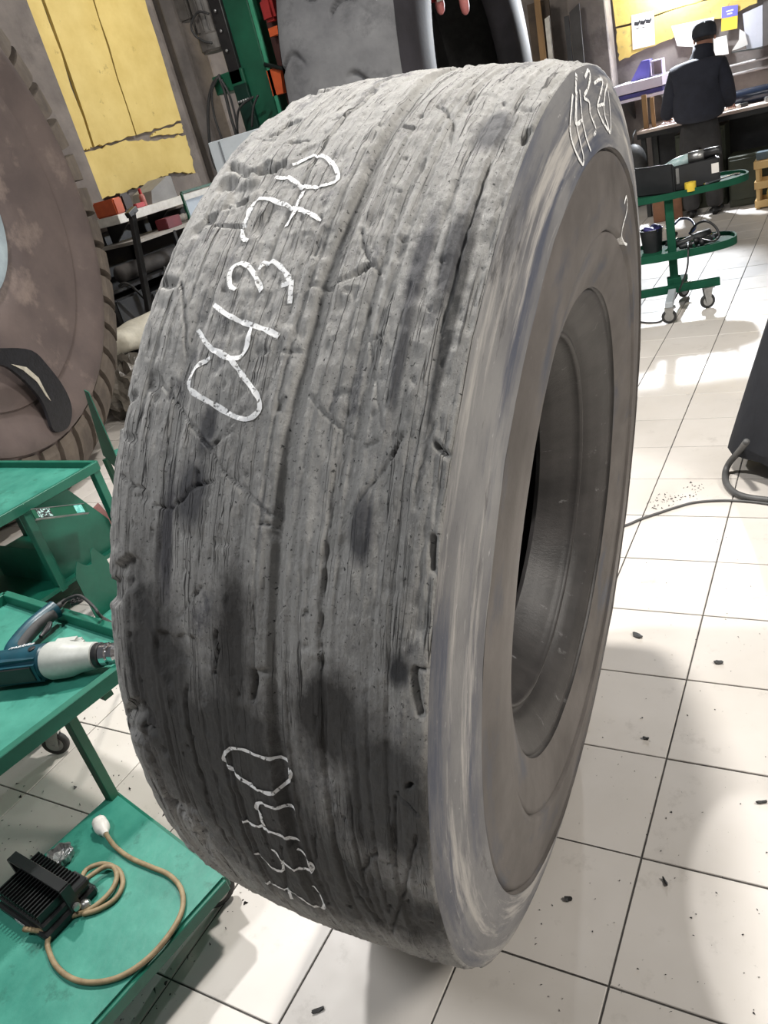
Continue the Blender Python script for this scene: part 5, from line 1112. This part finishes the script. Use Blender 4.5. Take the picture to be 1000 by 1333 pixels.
# ------------------------------------------------------------------ worker at the bench, seen from behind
def skin_mesh(name, V, E, m, parent, sub=2, root=0):
    """V: {key: (x,y,z,rx,ry)}; E: [(key,key)]"""
    keys = list(V); off = world_loc(parent)
    me = bpy.data.meshes.new(name); me.from_pydata([tuple(Vector(V[k][:3])-off) for k in keys], [(keys.index(a), keys.index(b)) for a, b in E], [])
    o = link(name, me, m, parent)
    md = o.modifiers.new('skin', 'SKIN'); md.use_smooth_shade = True
    lay = me.skin_vertices[0] if len(me.skin_vertices) else None
    if lay is None:
        bpy.context.view_layer.objects.active = o; bpy.ops.mesh.customdata_skin_add(); lay = me.skin_vertices[0]
    for i, k in enumerate(keys):
        lay.data[i].radius = (V[k][3], V[k][4]); lay.data[i].use_root = (i == root)
    sb = o.modifiers.new('sub', 'SUBSURF'); sb.levels = sub; sb.render_levels = sub
    return o
WXp, WYp = -0.655, 8.36
w = thing('person', (WXp, WYp, 0), 'person in dark jacket, trousers and cap, standing at the workbench with back turned', 'person')
SKIN = mat('skin', srgb(190, 140, 118), srgb(176, 126, 106), 0.6, 10); JACK = mat('navy_jacket', srgb(44, 46, 58), srgb(34, 36, 46), 0.85, 6, bump=0.3, bscale=14)
TROU = mat('dark_trousers', srgb(58, 56, 56), srgb(44, 43, 43), 0.85, 6, bump=0.3, bscale=12); CAPM = mat('dark_cap', srgb(50, 54, 62), srgb(40, 44, 50), 0.85, 8)
def wp(x, y, z, a, b=None): return (WXp+x, WYp+y, z, a, b if b else a)
V = {'pelvis': wp(0.01, 0, 0.93, .12, .09), 'spine': wp(0.02, 0, 1.15, .11, .08), 'chest': wp(0.03, .02, 1.34, .12, .09), 'neck': wp(0.06, .07, 1.48, .055), 'jaw': wp(0.075, .10, 1.545, .068, .072), 'skull': wp(0.08, .095, 1.63, .082, .092), 'crown': wp(0.08, .085, 1.70, .06, .066)}
E_ = [('pelvis', 'spine'), ('spine', 'chest'), ('chest', 'neck'), ('neck', 'jaw'), ('jaw', 'skull'), ('skull', 'crown')]
ARM = {'l': [(-0.18, 0.0, 1.36), (-0.25, -0.02, 1.14), (-0.345, 0.16, 1.02), (-0.355, 0.26, 0.985)], 'r': [(0.21, 0.0, 1.36), (0.265, -0.02, 1.13), (0.275, 0.18, 1.02), (0.27, 0.30, 0.985)]}
for s, ch in ARM.items():
    names = [s+'sh', s+'el', s+'wr', s+'pa']; rad = [.055, .045, .032, .034]
    for nme, p, r in zip(names, ch, rad): V[nme] = wp(*p, r, r*0.75 if nme.endswith('pa') else r)
    E_ += [('chest', names[0])]+list(zip(names[:-1], names[1:]))
    px_, py_, pz_ = ch[3]; sg = -1 if s == 'l' else 1
    for f in range(4):
        a = s+'f%d' % f; V[a+'a'] = wp(px_+(f-1.5)*0.019, py_+0.05-abs(f-1.3)*0.006, pz_-0.012, .009); V[a+'b'] = wp(px_+(f-1.5)*0.020, py_+0.085-abs(f-1.3)*0.008, pz_-0.038, .0085); E_ += [(s+'pa', a+'a'), (a+'a', a+'b')]
    V[s+'ta'] = wp(px_-sg*0.040, py_+0.015, pz_-0.006, .010); V[s+'tb'] = wp(px_-sg*0.052, py_+0.05, pz_-0.020, .009); E_ += [(s+'pa', s+'ta'), (s+'ta', s+'tb')]
for s, sg in (('l', -1), ('r', 1)):
    V[s+'hip'] = wp(sg*0.09, 0, 0.88, .08); V[s+'kn'] = wp(sg*0.105, .01, 0.50, .058); V[s+'an'] = wp(sg*0.11, -.02, 0.10, .042); V[s+'to'] = wp(sg*0.125, .12, 0.045, .035)
    E_ += [('pelvis', s+'hip'), (s+'hip', s+'kn'), (s+'kn', s+'an'), (s+'an', s+'to')]
skin_mesh('body', V, E_, SKIN, w)
J = {'hem': wp(0.0, 0.0, 0.90, .265, .265), 'waist': wp(0.005, 0, 1.04, .27, .27), 'mid': wp(0.01, -.005, 1.18, .265, .265), 'chest': wp(0.02, .005, 1.33, .235, .235), 'top': wp(0.045, .04, 1.46, .11, .11)}
EJ = [('hem', 'waist'), ('waist', 'mid'), ('mid', 'chest'), ('chest', 'top')]
for s, ch in ARM.items():
    sg = -1 if s == 'l' else 1
    for nme, p, r in zip((s+'sh', s+'el', s+'cu'), ch[:3], (.125, .100, .070)): J[nme] = wp(*p, r)
    EJ += [('chest', s+'sh'), (s+'sh', s+'el'), (s+'el', s+'cu')]
skin_mesh('jacket', J, EJ, JACK, w)
MB().lathe([(0.155, -0.13), (0.125, -0.06), (0.100, 0.0), (0.094, 0.06), (0.086, 0.058), (0.088, 0.0)], (WXp+0.062, WYp+0.075, 1.53), (0.1, 0.2, 1), 26, cap=False).build('jacket_collar', JACK, w, smooth=True)
TR = {'belt': wp(0.01, 0, 1.06, .16, .13), 'seat': wp(0.01, -.01, 0.88, .20, .155)}; ET = [('belt', 'seat')]
for s, sg in (('l', -1), ('r', 1)):
    TR[s+'th'] = wp(sg*0.10, 0, 0.74, .118); TR[s+'kn'] = wp(sg*0.11, .01, 0.48, .102); TR[s+'ca'] = wp(sg*0.115, -.01, 0.28, .095); TR[s+'an'] = wp(sg*0.115, -.02, 0.06, .09)
    ET += [('seat', s+'th'), (s+'th', s+'kn'), (s+'kn', s+'ca'), (s+'ca', s+'an')]
skin_mesh('trousers', TR, ET, TROU, w)
for sg in (-1, 1): MB().box((WXp+sg*0.122, WYp+0.04, 0.045), (0.10, 0.27, 0.088), rz(-sg*0.1), 0.03, 3).build('shoe', BLACK, w, smooth=True)
hc = Vector((WXp+0.08, WYp+0.092, 1.685))
m = MB().lathe([(0.108, -0.03), (0.114, 0.0), (0.112, 0.04), (0.100, 0.078), (0.066, 0.104), (0.001, 0.112)], hc, (0.02, 0.12, 1), 24)
cp = m.build('cap', CAPM, w, smooth=True)
MB().prism([hc+Vector((a, b, -0.012-0.25*(b-0.06))) for a, b in ((-0.08, 0.06), (-0.07, 0.13), (-0.03, 0.165), (0.03, 0.165), (0.07, 0.13), (0.08, 0.06))], (0, 0, 0.008)).build('peak', CAPM, cp)
MB().lathe([(0.086, -0.055), (0.097, -0.02), (0.101, 0.0)], hc, (0.02, 0.05, 1), 24).build('hair', mat('dark_hair', srgb(60, 50, 44), srgb(44, 38, 34), 0.8, 30), w, smooth=True)
for sg in (-1, 1): MB().sphere(hc+Vector((sg*0.094, 0.01, -0.045)), 0.026, 10, (0.4, 0.7, 1.1)).build('ear', SKIN, w, smooth=True)
MB().prism([hc+Vector((-0.015, 0.085, -0.075)), hc+Vector((0.015, 0.085, -0.075)), hc+Vector((0.0, 0.085, -0.025))], (0, 0.025, -0.004)).build('nose', SKIN, w)

# ------------------------------------------------------------------ green tool cart on the right
CGREEN = mat('cart_green_paint', srgb(14, 64, 46), srgb(20, 80, 58), 0.75, 5, spec=0.2)
tc = thing('tool_cart', (-0.36, 4.92, 0), 'dark green two tier tool cart with black toolbox, right of worn tire', 'trolley', 'green trolleys')
yaw = math.radians(14); CR = rz(yaw); c0 = Vector((-0.36, 5.02, 0))
def oval(zc_, sx, sy, th_, c, m_, name, lip=0.02):
    mb = MB(); n = 40; out = []
    for k in range(n):
        a = 2*math.pi*k/n; ca, sa = math.cos(a), math.sin(a); e = 0.75
        out.append((abs(ca)**e*math.copysign(1, ca)*sx, abs(sa)**e*math.copysign(1, sa)*sy))
    for zz, s_ in ((zc_-th_, 1), (zc_+lip, 1), (zc_+lip, 0.97), (zc_, 0.97)):
        for (a, b) in out: p = c+CR @ Vector((a*s_, b*s_, 0)); mb.v.append((p.x, p.y, zz))
    for i in range(3):
        for k in range(n): mb.f.append((i*n+k, i*n+(k+1) % n, (i+1)*n+(k+1) % n, (i+1)*n+k))
    mb.f.append(tuple(range(n))[::-1]); mb.f.append(tuple(3*n+k for k in range(n)))
    return mb.build(name, m_, tc)
oval(0.80, 0.44, 0.24, 0.025, c0+Vector((0.04, 0.10, 0)), CGREEN, 'top_tray', 0.018)
oval(0.41, 0.40, 0.22, 0.03, c0+Vector((0.0, 0.05, 0)), CGREEN, 'lower_tray', 0.022)
MB().box((-0.365, 4.96, 0.47), (0.055, 0.055, 0.66), CR, 0.003).build('post', CGREEN, tc)
MB().bar((-0.80, 4.80, 0.165), (-0.06, 4.93, 0.175), 0.05, 0.05, 0.003).build('base_beam', CGREEN, tc)
MB().bar((-0.37, 4.92, 0.165), (-0.345, 4.60, 0.135), 0.05, 0.04, 0.003).build('base_foot', GREYC, tc)
MB().bar((-0.37, 4.92, 0.165), (-0.36, 5.32, 0.135), 0.05, 0.04, 0.003).build('base_foot', CGREEN, tc)
MB().box((-0.365, 4.95, 0.20), (0.09, 0.09, 0.07), CR, 0.004).build('collar', CGREEN, tc)
wa = PZ(872, 421, 0); wb_ = PZ(922, 401, 0)
caster(tc, (wa.x, wa.y), 0.115, 0.2, 0.05); caster(tc, (wb_.x, wb_.y), 0.15, 0.5, 0.052); caster(tc, (-0.77, 4.83), 0.14, 0.3, 0.05); caster(tc, (-0.36, 5.26), 0.115, 0.9, 0.05)
tbx = thing('black_toolbox', (-0.24, 5.02, 0.80), 'open black plastic toolbox on top tray of the right tool cart', 'toolbox')
BP = mat('toolbox_plastic', srgb(30, 31, 33), srgb(40, 41, 43), 0.5, 8)
tb0 = PZ(853, 250, 0.80); tb1 = PZ(905, 247, 0.80); tb2 = PZ(947, 232, 0.80)
o_ = c0+CR @ Vector((0.02, 0.02, 0)); 
def bx(a, b, z, size, name, m_, bev=0.006, par=tbx, y_=0): p = o_+CR @ Vector((a, b, 0)); return MB().box((p.x, p.y, z), size, CR @ rz(y_), bev, 2).build(name, m_, par)
bx(0.12, 0.03, 0.81, (0.34, 0.20, 0.012), 'bottom', BP)
for b_ in (-0.07, 0.13): bx(0.12, b_, 0.885, (0.34, 0.012, 0.16), 'side_wall', BP)
for a_ in (-0.05, 0.29): bx(a_, 0.03, 0.885, (0.012, 0.20, 0.16), 'end_wall', BP)
bx(-0.115, -0.02, 0.895, (0.025, 0.30, 0.19), 'lid', BP, 0.01, y_=0.95); 
bx(0.265, -0.078, 0.90, (0.045, 0.004, 0.06), 'white_tag', PAPER, 0.0)
bx(0.03, -0.079, 0.90, (0.02, 0.008, 0.10), 'latch', STEEL, 0.002)
gr = thing('angle_grinder', (-0.2, 5.06, 0.9), 'white and black pneumatic grinder sticking out of the black toolbox', 'grinder')
g0_ = PY(878, 214, 5.08); g1_ = PY(897, 206, 5.08); g2_ = PY(917, 201, 5.08); g3_ = PY(933, 196, 5.08)
MB().tube([g0_+(g0_-g1_)*0.6, g0_, g1_], 0.03, 16, radii=[0.024, 0.036, 0.034]).build('body', mat('pale_teal_metal', srgb(190, 206, 204), srgb(140, 170, 170), 0.35, 12), gr, smooth=True)
MB().tube([g1_, g2_], 0.03, 16, radii=[0.037, 0.036]).build('collar', STEEL, gr, smooth=True)
MB().tube([g2_, g3_, g3_+(g3_-g2_)*0.35], 0.025, 16, radii=[0.034, 0.027, 0.026]).build('nozzle', BLACK, gr, smooth=True)
yc = o_+CR @ Vector((0.10, -0.145, 0)); yt = thing('yellow_tape', (yc.x, yc.y, 0.80), 'roll of yellow tape at front edge of cart top tray', 'tape')
MB().lathe([(0.018, 0), (0.036, 0), (0.036, 0.055), (0.018, 0.055)], (yc.x, yc.y, 0.80), (0, 0, 1), 22, closed=True).build('roll', mat('yellow_tape_film', srgb(226, 196, 70), srgb(210, 180, 60), 0.4, 10), yt, autosm=40)
sp0 = o_+CR @ Vector((0.20, -0.15, 0)); sp1 = o_+CR @ Vector((0.40, -0.05, 0))
spn = thing('steel_spanner', (sp0.x, sp0.y, 0.80), 'bright steel spanner on right edge of cart top tray', 'spanner')
MB().bar((sp0.x, sp0.y, 0.825), (sp1.x, sp1.y, 0.832), 0.018, 0.008, 0.002).build('shank', CHROME, spn)
for p in (sp0, sp1): MB().lathe([(0.010, 0), (0.020, 0), (0.020, 0.010), (0.010, 0.010)], (p.x, p.y, 0.822), (0, 0, 1), 16, closed=True).build('ring', CHROME, spn)
bk = PZ(850, 327, 0.41); bu_ = thing('black_bucket', (bk.x, bk.y, 0.41), 'black bucket with violet cloth inside on lower tray of right tool cart', 'bucket')
MB().lathe([(0.001, 0.004), (0.064, 0.0), (0.078, 0.15), (0.082, 0.15), (0.082, 0.158), (0.074, 0.158), (0.062, 0.012), (0.001, 0.012)], (bk.x, bk.y, 0.41), (0, 0, 1), 26).build('pail', BP, bu_, autosm=40)
cl = MB().sphere((bk.x+0.01, bk.y, 0.56), 0.066, 16, (1, 1, 0.45))
cl.v = [(x+0.008*math.sin(60*y), y+0.008*math.sin(70*x), z+0.012*math.sin(55*x+40*y)) for x, y, z in cl.v]; cl.build('cloth', BLUE, bu_, smooth=True)
# heap of black tools on the lower tray
hb = PZ(905, 318, 0.42)
t1 = thing('black_hand_tool', (hb.x, hb.y, 0.41), 'black power tool lying on lower tray of right tool cart', 'tool')
ta = PZ(872, 322, 0.44); tb_ = PZ(925, 303, 0.47)
MB().tube([ta, ta.lerp(tb_, 0.4), ta.lerp(tb_, 0.7), tb_], 0.03, 14, radii=[0.016, 0.024, 0.036, 0.030]).build('body', BP, t1, smooth=True)
MB().tube([ta.lerp(tb_, 0.62), ta.lerp(tb_, 0.62)+Vector((0.02, -0.08, -0.004))], 0.018, 10, radii=[0.02, 0.016]).build('grip', BLACK, t1, smooth=True)
MB().tube([ta+Vector((0, 0, 0.01)), ta.lerp(tb_, 0.3)+Vector((-0.02, 0, 0.035))], 0.012, 10).build('silver_neck', CHROME, t1, smooth=True)
MB().lathe([(0.015, -0.006), (0.045, -0.006), (0.045, 0.006), (0.015, 0.006)], ta.lerp(tb_, 0.8)+Vector((0, -0.03, -0.01)), (0.2, -0.6, 0.7), 22, closed=True).build('chrome_ring', CHROME, t1, autosm=40)
for k, (a, b, r_, lb) in enumerate((((885, 322, 0.435), (912, 314, 0.44), 0.022, 'black tapered tool at front of lower cart tray'), ((912, 316, 0.44), (934, 306, 0.445), 0.026, 'short thick black tool at right end of lower cart tray'), ((868, 318, 0.44), (880, 304, 0.47), 0.020, 'black handle standing beside bucket on lower cart tray'))):
    t_ = thing('small_hand_tool', PZ(*a), lb, 'tool', 'tools on the lower cart tray'); A_, B_ = PZ(*a), PZ(*b)
    MB().tube([A_, A_.lerp(B_, 0.5), B_], r_, 12, radii=[r_*0.7, r_, r_*0.8]).build('body', BP, t_, smooth=True)
    MB().tube([A_.lerp(B_, 0.55), A_.lerp(B_, 0.66)], r_*1.12, 14).build('steel_band', CHROME, t_, autosm=40)
lp_ = [PZ(900, 305, 0.48), PZ(907, 292, 0.55), PZ(920, 288, 0.57), PZ(932, 296, 0.52), PZ(936, 308, 0.46), PZ(925, 314, 0.45)]
single(MB().tube(catmull(lp_, 7, True)+[catmull(lp_, 7, True)[0]], 0.008, 8), 'cable_loop', BLACK, lp_[-1], 'black cable loop on top of tools on lower cart tray', 'cable', smooth=True)
single(MB().tube(catmull([PZ(878, 292, 0.53), PZ(886, 285, 0.53), PZ(899, 286, 0.53), PZ(905, 296, 0.50), PZ(898, 304, 0.48)], 6), 0.010, 8), 'blue_hose', mat('blue_hose_rubber', srgb(60, 74, 120), srgb(48, 60, 100), 0.4, 8), PZ(890, 300, 0.45), 'short dark blue hose curled behind tools on lower tray', 'hose', smooth=True)
single(MB().tube(catmull([PZ(896, 312, 0.445), PZ(896, 320, 0.452), PZ(896, 332, 0.405), PZ(895, 348, 0.33), PZ(889, 367, 0.23), PZ(880, 386, 0.11), PZ(868, 404, 0.02), PZ(862, 417, 0.006), PZ(850, 420, 0.006), PZ(834, 419, 0.006), PZ(800, 412, 0.006)], 6), 0.006, 8), 'trailing_cable', BLACK, PZ(862, 417, 0), 'black cable hanging from lower tray of right cart to floor', 'cable', smooth=True)
# ------------------------------------------------------------------ dark draped cover at the right edge, with its hose
cv = thing('covered_stand', (0.74, 2.55, 0), 'black cloth cover hanging over a stand, cut off at right edge', 'cover')
m = MB(); nu, nv = 18, 44; h0_ = PZ(960, 587, 0.11); cxx, cyy = 0.76, 2.55
rb_ = math.hypot(h0_.x-cxx, h0_.y-cyy)
for i in range(nu+1):
    t = i/nu; z = 0.11+1.25*t; r = rb_*(1-t)**0.9*0.72+rb_*0.28*(1-0.6*t)
    for j in range(nv):
        a = 2*math.pi*j/nv; q = r*(1+0.05*math.sin(6*a+1.5*t)*(1-t)+0.02*math.sin(11*a+4*t)); m.v.append((cxx+q*math.cos(a), cyy+q*math.sin(a), z+0.02*math.sin(3*a)*(1-t)*0.6))
for i in range(nu):
    for j in range(nv): m.f.append((i*nv+j, i*nv+(j+1) % nv, (i+1)*nv+(j+1) % nv, (i+1)*nv+j))
m.f.append(tuple(nu*nv+j for j in range(nv)))
m.build('cloth', mat('black_navy_cloth', srgb(26, 28, 34), srgb(34, 36, 42), 0.8, 8, bump=0.4, bscale=20), cv, smooth=True)
MB().tube([(cxx, cyy, 0.0), (cxx, cyy, 1.34)], 0.025, 12).build('pole', STEELD, cv)
for a in (0.5, 2.6, 4.7): MB().bar((cxx, cyy, 0.03), (cxx+0.28*math.cos(a), cyy+0.28*math.sin(a), 0.015), 0.03, 0.03).build('foot', STEELD, cv)
HOSE = mat('grey_hose', srgb(92, 92, 92), srgb(76, 76, 76), 0.5, 20)
hz = [PZ(972, 575, 0.22), PZ(962, 588, 0.12), PZ(950, 602, 0.05), PZ(944.5, 615, 0.016), PZ(945.5, 628, 0.014), PZ(955, 640, 0.014), PZ(972, 647, 0.014), PZ(1000, 651, 0.014), PZ(1040, 655, 0.014)]
single(MB().tube(catmull(hz, 8), 0.0135, 12), 'grey_hose', HOSE, PZ(955, 640, 0), 'thick grey hose looping out from under the black cover onto floor', 'hose', smooth=True)
cz = [PZ(780, 692, 0.005), PZ(814, 684, 0.005), PZ(836, 675, 0.005), PZ(860, 667, 0.005), PZ(880, 660.5, 0.005), PZ(905, 654, 0.005), PZ(940, 651.5, 0.005), PZ(975, 653, 0.005), PZ(1000, 656, 0.005), PZ(1040, 662, 0.005)]
single(MB().tube(catmull(cz, 8), 0.0055, 8), 'floor_cable', HOSE, PZ(880, 660, 0), 'thin dark cable crossing the tiles right of worn tire', 'cable', smooth=True)
# ------------------------------------------------------------------ debris on the floor
def flake(px, py, ln, wd, ang, label, z=0.0):
    p = PZ(px, py, z); rng = random.Random(int(px*7+py)); n = 12; top = []; bot = []
    for k in range(n):
        a = 2*math.pi*k/n; q = 1+rng.uniform(-0.18, 0.18); x, y = ln/2*math.cos(a)*q, wd/2*math.sin(a)*q
        v = rz(ang) @ Vector((x, y, 0)); bot.append(p+v*0.9+Vector((0, 0, 0.0008))); top.append(p+v+Vector((0, 0, 0.003+0.004*abs(math.cos(a)))))
    mb = MB(); mb.add(bot+top+[p+Vector((0, 0, 0.005))], [tuple(range(n))[::-1]]+[(k, (k+1) % n, (k+1) % n+n, k+n) for k in range(n)]+[(n+k, n+(k+1) % n, 2*n) for k in range(n)])
    return single(mb, 'rubber_flake', RUBBER, p, label, 'flake', 'rubber flakes on the tiles')
flake(830, 828, 0.040, 0.020, -0.5, 'largest curled black rubber flake on tiles right of worn tire')
flake(936, 863, 0.026, 0.016, 0.1, 'small black rubber flake near the right edge of floor')
flake(740, 1171, 0.018, 0.014, 0.2, 'round black rubber crumb on tile beside tire bottom')
flake(866, 1148, 0.026, 0.006, -0.9, 'thin black rubber sliver at edge of the tire shadow')
flake(992, 1045, 0.026, 0.008, 0.4, 'thin black rubber sliver near right image edge')
flake(841, 962, 0.018, 0.010, -0.1, 'tiny black flake in the tire shadow on right')
flake(414, 1316, 0.030, 0.010, 0.7, 'black rubber sliver on bright floor patch below tire')
rng = random.Random(11); mb = MB()
def crumb(p, s):
    k = [p+Vector((rng.uniform(-1, 1)*s, rng.uniform(-1, 1)*s, 0.0005)) for _ in range(3)]; t = p+Vector((0, 0, s*0.8)); mb.add(k+[t], [(0, 1, 2), (0, 1, 3), (1, 2, 3), (2, 0, 3)])
for _ in range(520):
    px, py = rng.uniform(0, 330), rng.uniform(890, 1330); p = PZ(px, py, 0.0)
    if p.x < -0.6 and p.x > -2.4: crumb(p, rng.uniform(0.0015, 0.005) if rng.random() < 0.85 else rng.uniform(0.006, 0.012))
for _ in range(300):
    px, py = rng.uniform(640, 1000), rng.uniform(560, 1330); p = PZ(px, py, 0.0)
    if p.x > 0.05: crumb(p, rng.uniform(0.001, 0.004))
for _ in range(90):
    t = rng.random(); p = PZ(845+70*t+rng.gauss(0, 4), 662-28*t+rng.gauss(0, 5), 0.0); crumb(p, rng.uniform(0.002, 0.008))
o = mb.build('rubber_crumbs', RUBBER); tag(o, 'fine black rubber crumbs scattered over the tiles', 'crumbs', kind='stuff')
